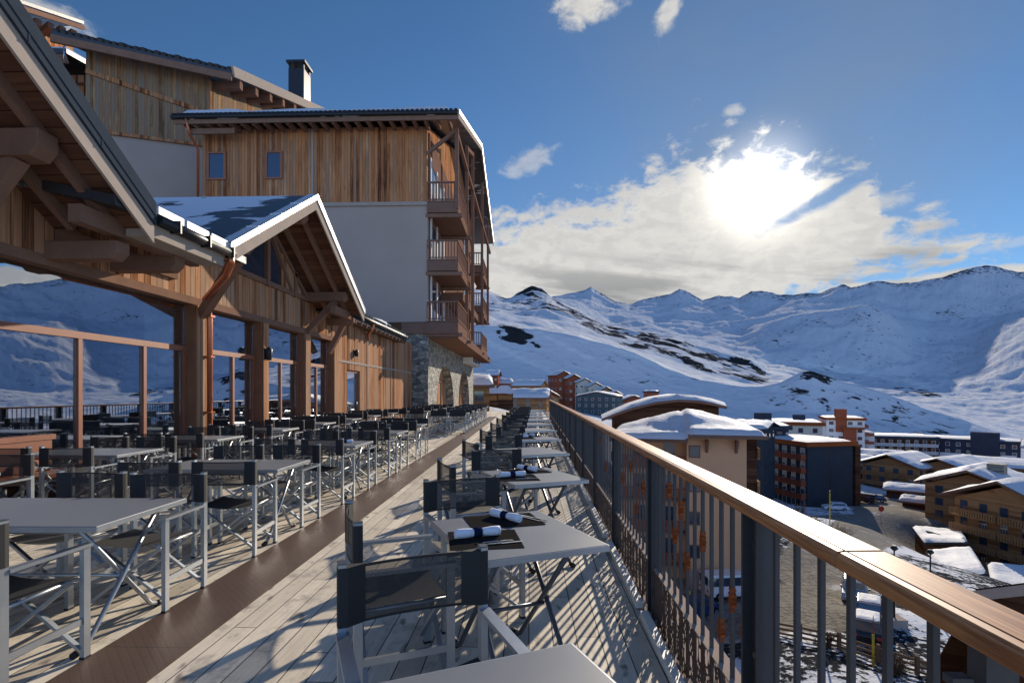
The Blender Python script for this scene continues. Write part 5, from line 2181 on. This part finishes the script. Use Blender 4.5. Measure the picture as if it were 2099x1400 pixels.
# ---- slate grey block with an orange roof edge
q = pt(1702, 1037, 106)
q.z = -22.5
sb = house('apartment_block', 'slate grey apartment block with orange brown roof edge and red balconies', q, ang_to_view(1690) + R(44), 11.0, 15.0, 13.2, slate_wall, 5, 0, 'flat', 0, .7,
           side_bays=6, balc=('l', red_wall, 1.3), fascia=rust, snow=.35, win_sides=('l',), frames=2)
m = MB()
m.box(-.06, .06, -.05, 0, .5, 13)
m.build('downpipe', black_metal, sb, local=True)
m = MB()
m.box(6.0, 7.3, -.2, 3, 0, 13.1)
m.build('stair_tower', chalet_dark, sb, local=True)
q = pt(1612, 950, 142)
q.z = -22.5
cb = house('apartment_block', 'long cream apartment block with snowy flat roof behind the slate grey block', q, ang_to_view(1612) + R(3), 17, 14, 15.2, cream, 5, 5, 'flat', 0, .5, side_bays=3, fascia=rust, snow=.4)
m = MB()
m.box(-8, -3.5, 3, 8, 15.9, 18.2)
m.build('roof_house', dark_wall, cb, local=True)
m = MB()
m.box(2, 5, 6, 9, 15.9, 17.8)
m.build('roof_house', dark_wall, cb, local=True)
# ---- white tower
q = pt(1733, 940, 200)
q.z = -26
tw = house('tower_block', 'white stepped tower block with a red brown lift shaft on top', q, ang_to_view(1733) + R(10), 12.5, 16, 17.0, white_render, 6, 4, 'flat', 0, .6, side_bays=3, fascia=rust, snow=.4, balc=('r', red_wall, 1.3), winw=1.5)
m = MB()
m.box(-9.5, -6.25, 2, 14, -3, 14.5)
m.box(6.25, 10.0, 3, 14, -3, 12.5)
m.build('wing', white_render, tw, local=True)
m = MB()
m.box(-9.8, -6.25, 1.5, 14, 14.5, 15.2)
m.box(-1.5, 6.0, -1.6, .0, 13.6, 14.3)
m.build('roof_band', rust, tw, local=True)
m = MB()
m.box(-3.2, .4, -.4, 3.5, 12.5, 21.2)
m.build('lift_shaft', red_wall, tw, local=True)
m = MB()
m.box(-.8, 3.4, -1.3, 0, -2, 13.6)
m.build('bay', red_wall, tw, local=True)
for z in (2, 5, 8, 11):
    m = MB()
    m.box(6.4, 9.8, 2.0, 3.0, z, z + .9)
    m.build('balcony', red_wall, tw, local=True)
# ---- dark long buildings below the far slope
q = pt(1852, 945, 205)
q.z = -28
house('apartment_block', 'brown and dark apartment block left of the long dark block', q, ang_to_view(1840) + R(14), 22, 14, 11.5, chalet_dark, 4, 8, 'flat', 0, .6, fascia=dark_wall, frames=2, balc=('f', white_render, 1.0))
q = pt(1975, 962, 198)
q.z = -28
db = house('apartment_block', 'long dark blue block with white panels and a raised stair tower', q, ang_to_view(1965) - R(4), 31, 14, 11.0, dark_wall, 4, 10, 'flat', 0, .5, fascia=dark_wall, frames=2)
m = MB()
m.box(2.0, 10.0, -1.2, 5, -4, 14.6)
m.build('stair_tower', dark_wall, db, local=True)
m = MB()
m.box(-7, 0, -.9, .0, -1, 6.5)
m.box(10.4, 14.5, -.9, 0, -1, 6.8)
m.build('white_panel', white_render, db, local=True)
m = MB()
m.box(2.2, 6.5, -1.5, -1.2, -3, 6.0)
m.build('brown_panel', red_wall, db, local=True)
q = pt(2080, 985, 128)
q.z = -26
house('chalet_building', 'long red brown timber building at the right edge behind the big chalet', q, ang_to_view(2080) - R(8), 20, 12, 8.8, chalet_wood, 3, 7, 'gable', 1.6, 1.0, snow=.4, cat='chalet')
q = pt(2180, 985, 150)
q.z = -24
house('chalet_building', 'timber building cut by the right photo edge', q, ang_to_view(2180), 16, 12, 9, chalet_wood, 3, 5, 'gable', 2.0, 1.0, snow=.4, cat='chalet')

# ---- chalets in the middle of the village
q = pt(1822, 1012, 133)
q.z = -24.5
house('chalet', 'left of the twin brown chalets, snowy gable roof, behind the road junction', q, ang_to_view(1822) - R(24), 12.5, 14, 7.2, chalet_wood, 3, 4, 'gable', 2.9, 1.4, ridge='y', snow=.45, cat='chalet', frames=True, side_bays=4, balc=('f', balc_wood, 1.2))
q = pt(1925, 1000, 128)
q.z = -24.5
house('chalet', 'right of the twin brown chalets, snowy gable roof, behind the road junction', q, ang_to_view(1925) - R(24), 13, 14, 7.0, chalet_wood, 3, 4, 'gable', 2.7, 1.4, ridge='y', snow=.45, cat='chalet', frames=True, side_bays=4, balc=('f', balc_wood, 1.2))
q = pt(1868, 1020, 116)
q.z = -24.0
house('porch_building', 'low porch with a flat snow roof in front of the twin chalets', q, ang_to_view(1860), 9, 6, 3.4, chalet_dark, 1, 3, 'gable', 1.0, .8, snow=.4, cat='porch')
q = pt(1878, 1030, 106)
q.z = -23.2
house('shed', 'small open shed with snow roof at the far edge of the junction', q, ang_to_view(1878) - R(10), 4.6, 4, 2.2, chalet_dark, 1, 0, 'gable', .9, .7, snow=.35, cat='shed', win_sides=())
q = pt(1745, 1012, 140)
q.z = -24
house('chalet', 'brown chalet with snow covered terrace roof right of the slate block', q, ang_to_view(1760) + R(25), 14, 12, 5.8, chalet_dark, 2, 5, 'gable', 2.2, 1.2, snow=.45, cat='chalet')
q = pt(1845, 1015, 121)
q.z = -24.0
q = pt(1795, 985, 155)
q.z = -25
house('chalet', 'pale snow roofed chalet between the slate block and the twin chalets', q, ang_to_view(1795), 14, 10, 6.8, chalet_dark, 2, 4, 'gable', 2.0, 1.0, snow=.5, cat='chalet')

# ---- the big chalet hotel on the right
q = pt(1935, 1120, 86)
q.z = -27.5
rz = ang_to_view(1960) - R(52)
bc = house('chalet_hotel', 'big timber chalet hotel on the right, two snow gables and rows of balconies', q + Vector((0, 0, 0)), ang_to_view(2045) - R(36), 14, 24, 12.0, chalet_wood, 5, 5, 'gable', 3.4, 1.5, ridge='y', snow=.6,
           cat='chalet hotel', frames=True, balc=('f', balc_wood, 1.4), side_bays=4, winw=1.0)
bc.location = tuple(pt(2058, 1150, 76).xy) + (-27.0,)
q2 = pt(1985, 1090, 92)
lw = house('chalet_hotel', 'rear part of the big chalet hotel with lower left gable and snow roof', (q2.x, q2.y, -26.5), ang_to_view(1985) - R(14), 12.5, 13, 11.2, chalet_wood, 5, 3, 'gable', 3.0, 1.5, ridge='y', snow=.6, cat='chalet hotel', frames=True, side_bays=3)
m = MB()
m.box(1.5, 3.8, 4, 6.3, 11.5, 15.4)
m.build('chimney', stone, lw, local=True)


def lean_roof(name, label, corners, drop, wall_in=.8):
    """low annexe under a snow roof: corners in world space (a,b,c,d round)"""
    c0 = sum((Vector(c) for c in corners), Vector()) / 4
    t = thing(name, label, 'annexe', (c0.x, c0.y, c0.z - drop))
    m = MB()
    m.prism([Vector(c) for c in corners], (0, 0, -.25))
    r = m.build('roof', slate_wall, t)
    m = MB()
    gq = [Vector(c) + (c0 - Vector(c)).normalized() * .15 for c in corners]
    snow_pad(m, *gq, .42, 14, 12, .45, .08, 4)
    m.build('snow', snow_mat, r)
    m = MB()
    ins = [Vector(c) + (c0 - Vector(c)).normalized() * wall_in for c in corners]
    m.prism([i - Vector((0, 0, .3)) for i in ins], (0, 0, -drop))
    m.build('wall', chalet_dark, t)
    return t


lean_roof('annexe_building', 'low annexe with a pointed snow roof at the foot of the big chalet', [pt(1893, 1112, 76), pt(1985, 1112, 72), pt(1975, 1090, 84), pt(1866, 1078, 84)], 3.2)
lean_roof('annexe_building', 'long low annexe with snow roof nearer the camera than the pointed one', [pt(1950, 1185, 60), pt(2025, 1175, 60), pt(1990, 1120, 72), pt(1896, 1130, 71)], 3.2)
lean_roof('annexe_building', 'low snow roof beside the big chalet at the right photo edge', [pt(2035, 1215, 58), pt(2180, 1215, 58), pt(2140, 1165, 68), pt(2020, 1152, 66)], 3.0)

# ---- dark chalet close below the terrace, bottom right
q = Vector((21.5, 15.0, -14.5))
nb = thing('chalet', 'dark red brown chalet roof close below the handrail, bottom right', 'chalet', q, R(0))
m = MB()
m.prism([pt(2012, 1222, 19.5), pt(2240, 1190, 17.0), pt(2240, 1190, 17.0) - Vector((0, 0, 12)), pt(2012, 1222, 19.5) - Vector((0, 0, 9))], (4, 6, -6.5))
m.build('wall', chalet_dark, nb)
m = MB()
a_, b_ = pt(2000, 1212, 19.2), pt(2260, 1180, 16.6)
m.prism([a_, b_, b_ + Vector((5, 8, -8)), a_ + Vector((4, 8, -8))], (0, 0, .10))
r_ = m.build('roof', chalet_dark, nb)
m = MB()
m.beam(a_ - Vector((0, 0, .15)), b_ - Vector((0, 0, .15)), .12, .35)
m.build('fascia', timber_pale, r_)
m = MB()
for i in range(3):
    p0 = a_ + (b_ - a_) * (.35 + i * .25)
    m.box(p0.x - .3, p0.x + .3, p0.y + .1, p0.y + .25, p0.z - 3.2, p0.z - 2.2)
m.build('window', glass_dark, nb)

# ---- far left: chalets above the end of the terrace
row_specs = [(1156, 836, 300, 16.5), (1177, 838, 298, 15.0), (1199, 840, 296, 13.2), (1221, 843, 294, 11.6), (1243, 846, 292, 9.8), (1262, 848, 290, 8.0)]
for i, (px, py, dd, hh) in enumerate(row_specs):
    q = pt(px, py, dd)
    house('terraced_chalet', '%s house of the stepped red brown terrace on the snow slope' % ('left end', 'second', 'third', 'fourth', 'fifth', 'right end')[i] if i else 'left end and tallest house of the stepped red brown terrace on the slope',
          (q.x, q.y, q.z - 1.5), ang_to_view(px) + R(28), 8.5, 12, hh + 3.5, red_wall if i < 2 else cream if i < 4 else chalet_wood, 4, 2, 'gable', 2.4, .8, ridge='y', side_bays=3, snow=.7, group='stepped terrace of chalets', cat='chalet', frames=2, basement=8, winw=1.4)
q = pt(1222, 868, 262)
house('apartment_block', 'grey green apartment block below the stepped red brown terrace', (q.x, q.y, q.z - 2), ang_to_view(1222) - R(14), 21, 14, 15.5, green_wall, 5, 6, 'gable', 2.2, .6, ridge='y', snow=.5, frames=2, side_bays=3, basement=12)
q = pt(1300, 852, 290)
house('chalet', 'red brown chalet with two snow gables right of the grey green block', (q.x, q.y, q.z - 3), ang_to_view(1300) + R(14), 14, 12, 11.0, red_wall, 3, 4, 'gable', 3.0, 1.0, ridge='y', snow=.6, cat='chalet', frames=2, basement=10)
q = pt(1332, 850, 296)
house('chalet', 'red tower like chalet at the right end of the red group', (q.x, q.y, q.z - 3), ang_to_view(1332) - R(10), 7, 9, 15.5, red_wall, 4, 2, 'flat', 0, .5, snow=.5, cat='chalet', fascia=dark_wall, basement=10)
for (px, py, dd, w_, d_, h_, mt, rise, lab, rr_) in (
        (988, 800, 230, 8, 8, 5.5, green_wall, 1.5, 'pale grey green chalet next to the hotel wing', 10),
        (1007, 800, 235, 6, 7, 6.5, red_wall, 2.2, 'narrow red chalet with a steep gable left of the far chalets', -10),
        (1032, 806, 240, 9, 8, 4.2, red_wall, 2.2, 'low red chalet with twin dormers on the far slope', 12),
        (1079, 818, 215, 12, 9, 5.2, chalet_wood, 2.4, 'orange brown chalet with broad snow roof above the terrace end', -18),
        (1106, 820, 225, 7, 9, 5.6, chalet_wood, 2.6, 'orange chalet with pointed gable beside the broad one', 30),
        (1120, 842, 150, 8, 8, 3.6, chalet_wood, 2.4, 'small chalet with triangular gable behind the railing end', 25),
        (1082, 840, 125, 9, 8, 2.6, chalet_wood, 2.0, 'low orange cabin with snow roof behind the last railing tables', -6)):
    q = pt(px, py, dd)
    house('chalet', lab, (q.x, q.y, q.z), ang_to_view(px) + R(rr_), w_, d_, h_, mt, 2, 3, 'gable', rise, .8, ridge='y' if abs(rr_) > 20 else 'x', snow=.5, cat='chalet', basement=6, winw=.9, winh=1.1)
for (px, py, dd, lab) in ((1002, 832, 78, 'left snow roofed kiosk at the far end of the terrace'), (1034, 831, 84, 'right snow roofed kiosk at the far end of the terrace')):
    q = pt(px, py, dd)
    t = thing('kiosk', lab, 'kiosk', (q.x, q.y, -.6), ang_to_view(px), 'kiosks beyond the terrace')
    m = MB()
    for sx in (-1.3, 1.3):
        for sy in (.2, 2.6):
            m.box(sx - .08, sx + .08, sy - .08, sy + .08, -1.2, 2.1)
    m.box(-1.35, 1.35, .15, .25, -.8, .9)
    m.build('frame', chalet_dark, t, local=True)
    m = MB()
    m.box(-1.2, 1.2, 1.2, 2.6, -.8, 1.9)
    m.build('hut', chalet_wood, t, local=True)
    ap = (0, 1.4, 3.5)
    for a_, b_ in (((-1.9, -.4), (1.9, -.4)), ((1.9, -.4), (1.9, 3.2)), ((1.9, 3.2), (-1.9, 3.2)), ((-1.9, 3.2), (-1.9, -.4))):
        pass
    m = MB()
    v = [(-1.9, -.4, 2.0), (1.9, -.4, 2.0), (1.9, 3.2, 2.0), (-1.9, 3.2, 2.0), (-.7, 1.2, 3.3), (.7, 1.2, 3.3), (.7, 1.7, 3.3), (-.7, 1.7, 3.3)]
    m.add(v, [(0, 1, 5, 4), (1, 2, 6, 5), (2, 3, 7, 6), (3, 0, 4, 7), (4, 5, 6, 7), (3, 2, 1, 0)])
    m.build('snow_roof', snow_mat, t, local=True)

# snow bank beside the hotel at the end of the terrace
q = pt(960, 830, 62)
house('lean_to', 'small wooden lean-to with snow roof against the stone arches', (q.x, q.y, -.5), ang_to_view(960), 5, 5, 2.6, chalet_wood, 1, 2, 'gable', 1.0, .6, snow=.5, cat='lean-to', basement=2)

# ------------------------------------------------------------------ vehicles
def vehicle(name, label, px, py, rz, paint, L=4.3, Wd=1.8, H=1.5, van=False, group='parked cars', snow=False):
    q, _ = ground_at(px, py)
    q.z = zland(q.x, q.y)
    t = thing(name, label, 'van' if van else 'car', (q.x, q.y, q.z + .02), rz, group)
    if van:
        prof_ = [(-L / 2, .35), (-L / 2, H * .95), (-L / 2 + .15, H), (L / 2 - 1.5, H), (L / 2 - .75, H * .58), (L / 2 - .1, H * .5), (L / 2, .38)]
        cab = [(-L / 2 + .02, H * .58), (-L / 2 + .1, H * .9), (L / 2 - 1.6, H * .9), (L / 2 - .98, H * .60)]
    else:
        prof_ = [(-L / 2, .32), (-L / 2 + .02, .78), (-L / 2 + .35, .92), (-L / 2 + .55, H * .96), (-L / 2 + .8, H), (.45, H), (.8, H * .93), (L / 2 - 1.05, .98), (L / 2 - .2, .84), (L / 2, .62), (L / 2, .32)]
        cab = [(-L / 2 + .52, .97), (-L / 2 + .72, H * .93), (.48, H * .93), (L / 2 - 1.15, .99)]
    n = len(prof_)
    m = MB()
    v = []
    for sx, ins in ((-1, .10), (-1, 0), (1, 0), (1, .10)):
        for (yy, zz) in prof_:
            tum = .20 * max(0, (zz - .9)) / max(.3, H - .9)
            v.append((sx * (Wd / 2 - tum - ins * .6), yy * (1 - ins * .15), .32 + (zz - .32) * (1 - ins * .12) if ins else zz))
    f = [tuple(range(n)), tuple(range(3 * n, 4 * n))[::-1]]
    for k in range(3):
        for i in range(n):
            j = (i + 1) % n
            f.append((k * n + j, k * n + i, (k + 1) * n + i, (k + 1) * n + j))
    m.add(v, f)
    b = m.build('body', paint, t, local=True, bevel=.05)
    m = MB()
    for sx in (-1, 1):
        pts = []
        for (yy, zz) in cab:
            tum = .20 * max(0, (zz - .9)) / max(.3, H - .9)
            pts.append((sx * (Wd / 2 - tum + .006), yy, zz))
        m.prism(pts, (sx * .006, 0, 0))
    m.build('side_window', glass_dark, t, local=True)
    for nm, s in (('windscreen', 1), ('rear_window', -1)):
        m = MB()
        if s > 0:
            (ya, za), (yb, zb) = (prof_[3], prof_[4]) if van else (prof_[6], prof_[7])
        else:
            (ya, za), (yb, zb) = (prof_[0], prof_[1]) if van else (prof_[3], prof_[2])
            if van:
                za = H * .55
        hw = Wd / 2 - .28
        y0_, z0_ = ya + (yb - ya) * .08, za + (zb - za) * .08
        y1_, z1_ = ya + (yb - ya) * .88, za + (zb - za) * .88
        o_ = Vector((0, s * .02, .022))
        m.prism([Vector((-hw, y0_, z0_)) + o_, Vector((hw, y0_, z0_)) + o_, Vector((hw + .08, y1_, z1_)) + o_, Vector((-hw - .08, y1_, z1_)) + o_], (0, s * -.015, -.015))
        m.build(nm, glass_dark, t, local=True)
    for sx in (-1, 1):
        for yy in (-L * .31, L * .31):
            m = MB()
            m.tube([(sx * (Wd / 2 - .20), yy, .32), (sx * (Wd / 2 + .01), yy, .32)], .33, 16)
            w_ = m.build('wheel', tyre_mat, t, local=True)
            m = MB()
            m.tube([(sx * (Wd / 2 + .005), yy, .32), (sx * (Wd / 2 + .02), yy, .32)], .19, 12)
            m.build('rim', alu, w_, local=True)
        m = MB()
        m.box(sx * (Wd / 2 - .38) - .16, sx * (Wd / 2 - .38) + .16, L / 2 - .06, L / 2 + .015, .60, .74)
        m.build('headlight', white_render, t, local=True)
        m = MB()
        m.box(sx * (Wd / 2 - .26) - .12, sx * (Wd / 2 - .26) + .12, -L / 2 - .012, -L / 2 + .05, .68, .86)
        m.build('tail_light', red_sign, t, local=True)
        m = MB()
        m.box(sx * (Wd / 2 + .05) - .08, sx * (Wd / 2 + .05) + .08, .75, .85, .95, 1.08)
        m.build('mirror', black_plastic, t, local=True)
    m = MB()
    m.box(-.42, .42, L / 2 - .02, L / 2 + .012, .42, .56)
    m.build('grille', black_plastic, t, local=True)
    if snow:
        m = MB()
        snow_pad(m, (-Wd / 2 + .25, -L / 2 + .8, H), (Wd / 2 - .25, -L / 2 + .8, H), (Wd / 2 - .25, .4, H), (-Wd / 2 + .25, .4, H), .09, 8, 8, .5, .12, px)
        m.build('roof_snow', snow_mat, t, local=True)
    return t


vehicle('parked_car', 'silver car parked farthest up the lot, windscreen toward the terrace', 1752, 1224, R(150), silver_paint, 4.4, 1.8, 1.55)
vehicle('parked_car', 'grey car with snow on its roof between the silver and the black car', 1782, 1266, R(-33), blue_paint, 4.2, 1.75, 1.5, snow=True)
vehicle('parked_car', 'black car with whitened roof, nearest of the three parked in line', 1778, 1306, R(-33), black_paint, 4.3, 1.8, 1.55, snow=True)
vehicle('parked_van', 'white van parked in front of the peach house wall', 1500, 1222, R(-82), white_paint, 4.8, 1.9, 2.0, van=True)
vehicle('parked_car', 'blue car parked left of the white van', 1425, 1262, R(-60), blue_paint)
vehicle('parked_car', 'dark blue car standing on the far side of the road junction', 1792, 1028, R(60), blue_paint)
vehicle('parked_van', 'black van in front of the shed across the junction', 1768, 1030, R(40), black_paint, 4.9, 1.95, 2.0, van=True)
vehicle('parked_car', 'white car parked beside the slate grey block', 1712, 1046, R(80), white_paint)

# ------------------------------------------------------------------ street furniture
def on_ground(px, py):
    q, _ = ground_at(px, py)
    q.z = zland(q.x, q.y)
    return q


for px, py, hh, lab in ((1833, 1278, 5.0, 'dark street lamp on a square foot beside the parked cars'), (1907, 1262, 4.5, 'dark street lamp on the snow bank right of the parked cars')):
    q = on_ground(px, py)
    t = thing('street_lamp', lab, 'street lamp', q, group='street lamps')
    m = MB()
    m.box(-.55, .55, -.55, .55, -.1, .45)
    m.build('foot', stucco, t, local=True)
    m = MB()
    m.tube([(0, 0, .4), (0, 0, hh)], [.07, .045], 8)
    m.build('pole', black_metal, t, local=True)
    m = MB()
    m.tube([(0, 0, hh), (0, 0, hh + .15), (0, 0, hh + .35)], [.08, .25, .12], 10)
    m.build('lamp_head', black_metal, t, local=True)
for i, (px, py, hh, lab) in enumerate(((1414, 1262, 2.6, 'yellow snow stake left of the white van'), (1503, 1282, 2.6, 'yellow snow stake in front of the white van'), (1690, 1350, 2.6, 'yellow snow stake left of the black parked car, by the fence'),
                                        (1790, 1368, 2.6, 'yellow snow stake below the black parked car'), (1913, 1418, 2.4, 'yellow snow stake at the right end of the fence'))):
    q = on_ground(px, py)
    t = thing('snow_stake', lab, 'snow stake', q, group='yellow snow stakes')
    m = MB()
    m.tube([(0, 0, -.2), (0, 0, hh * .72)], .06, 8)
    m.build('sleeve', yellow, t, local=True)
    m = MB()
    m.tube([(0, 0, hh * .72), (0, 0, hh * 1.12)], [.03, .02], 6)
    m.build('tip', red_wall, t, local=True)
q = on_ground(1806, 1075)
t = thing('road_sign', 'small red road sign on the snow island of the junction', 'road sign', q)
m = MB()
m.tube([(0, 0, -.2), (0, 0, 2.6)], .05, 6)
m.build('post', alu, t, local=True)
m = MB()
m.tube([(0, -.06, 2.7), (0, -.03, 2.7)], .5, 16)
m.build('sign_plate', red_sign, t, local=True)
q = on_ground(1701, 1075)
t = thing('utility_pole', 'thin yellow green pole beside the lower road', 'pole', q)
m = MB()
m.tube([(0, 0, -.2), (0, 0, 4.5)], .08, 8)
m.build('shaft', yellow, t, local=True)
m = MB()
m.tube([(0, 0, 4.5), (0, 0, 4.7)], [.12, .05], 8)
m.build('cap', black_metal, t, local=True)

# timber rail fence along the lower car park
fpts = [on_ground(px, py) for px, py in ((1560, 1298), (1640, 1315), (1720, 1335), (1800, 1360), (1880, 1385), (1960, 1412), (2050, 1445))]
fe = thing('rail_fence', 'low timber rail fence along the snowy edge of the car park', 'fence', fpts[2])
for a_, b_ in zip(fpts[:-1], fpts[1:]):
    m = MB()
    for z in (.25, .55, .85):
        m.beam(a_ + Vector((0, 0, z)), b_ + Vector((0, 0, z)), .08, .13)
    m.build('rail', old_timber, fe)
for p_ in fpts:
    m = MB()
    m.box(p_.x - .09, p_.x + .09, p_.y - .09, p_.y + .09, p_.z - .4, p_.z + 1.1)
    m.build('post', old_timber, fe)

# bare shrubs on the banks
def shrub(px, py, hh, label, seed, n=40):
    q = on_ground(px, py)
    r = random.Random(seed)
    t = thing('bare_shrub', label, 'shrub', q, group='bare shrubs on the snow banks')
    m, m2 = MB(), MB()
    for k in range(n):
        a = r.uniform(0, 6.28)
        s = r.uniform(.2, .9)
        h_ = hh * r.uniform(.5, 1)
        b0 = Vector((math.cos(a) * .3, math.sin(a) * .3, -.1))
        b1 = Vector((math.cos(a) * s * hh * .45, math.sin(a) * s * hh * .45, h_ * .6))
        b2 = Vector((math.cos(a + r.uniform(-.5, .5)) * s * hh * .75, math.sin(a + r.uniform(-.5, .5)) * s * hh * .75, h_))
        (m if k % 5 else m2).tube([b0, b1, b2], [.035, .025, .008], 4)
        for u in range(4):
            p0 = b1 + (b2 - b1) * r.random()
            m.tube([p0, p0 + Vector((r.uniform(-.4, .4), r.uniform(-.4, .4), r.uniform(.1, .5)))], [.014, .005], 3)
    m.build('twigs', bark, t, local=True)
    m2.build('stems', bark, t, local=True)


for i, (px, py, hh, lab) in enumerate(((1655, 1090, 2.6, 'frosted bare shrub left of the road bend'), (1690, 1115, 2.8, 'largest bare shrub beside the road bend'), (1728, 1118, 2.4, 'bare shrub right of the largest one at the bend'),
                                        (1640, 1060, 2.0, 'bare shrub above the road bend under the slate block'), (1580, 1160, 2.4, 'bare shrub behind the tall railing post'), (1830, 1385, 1.2, 'reddish bare shrub behind the fence'), (1690, 1330, 1.0, 'low bare shrub near the fence stake'))):
    shrub(px, py, hh, lab, i + 3)
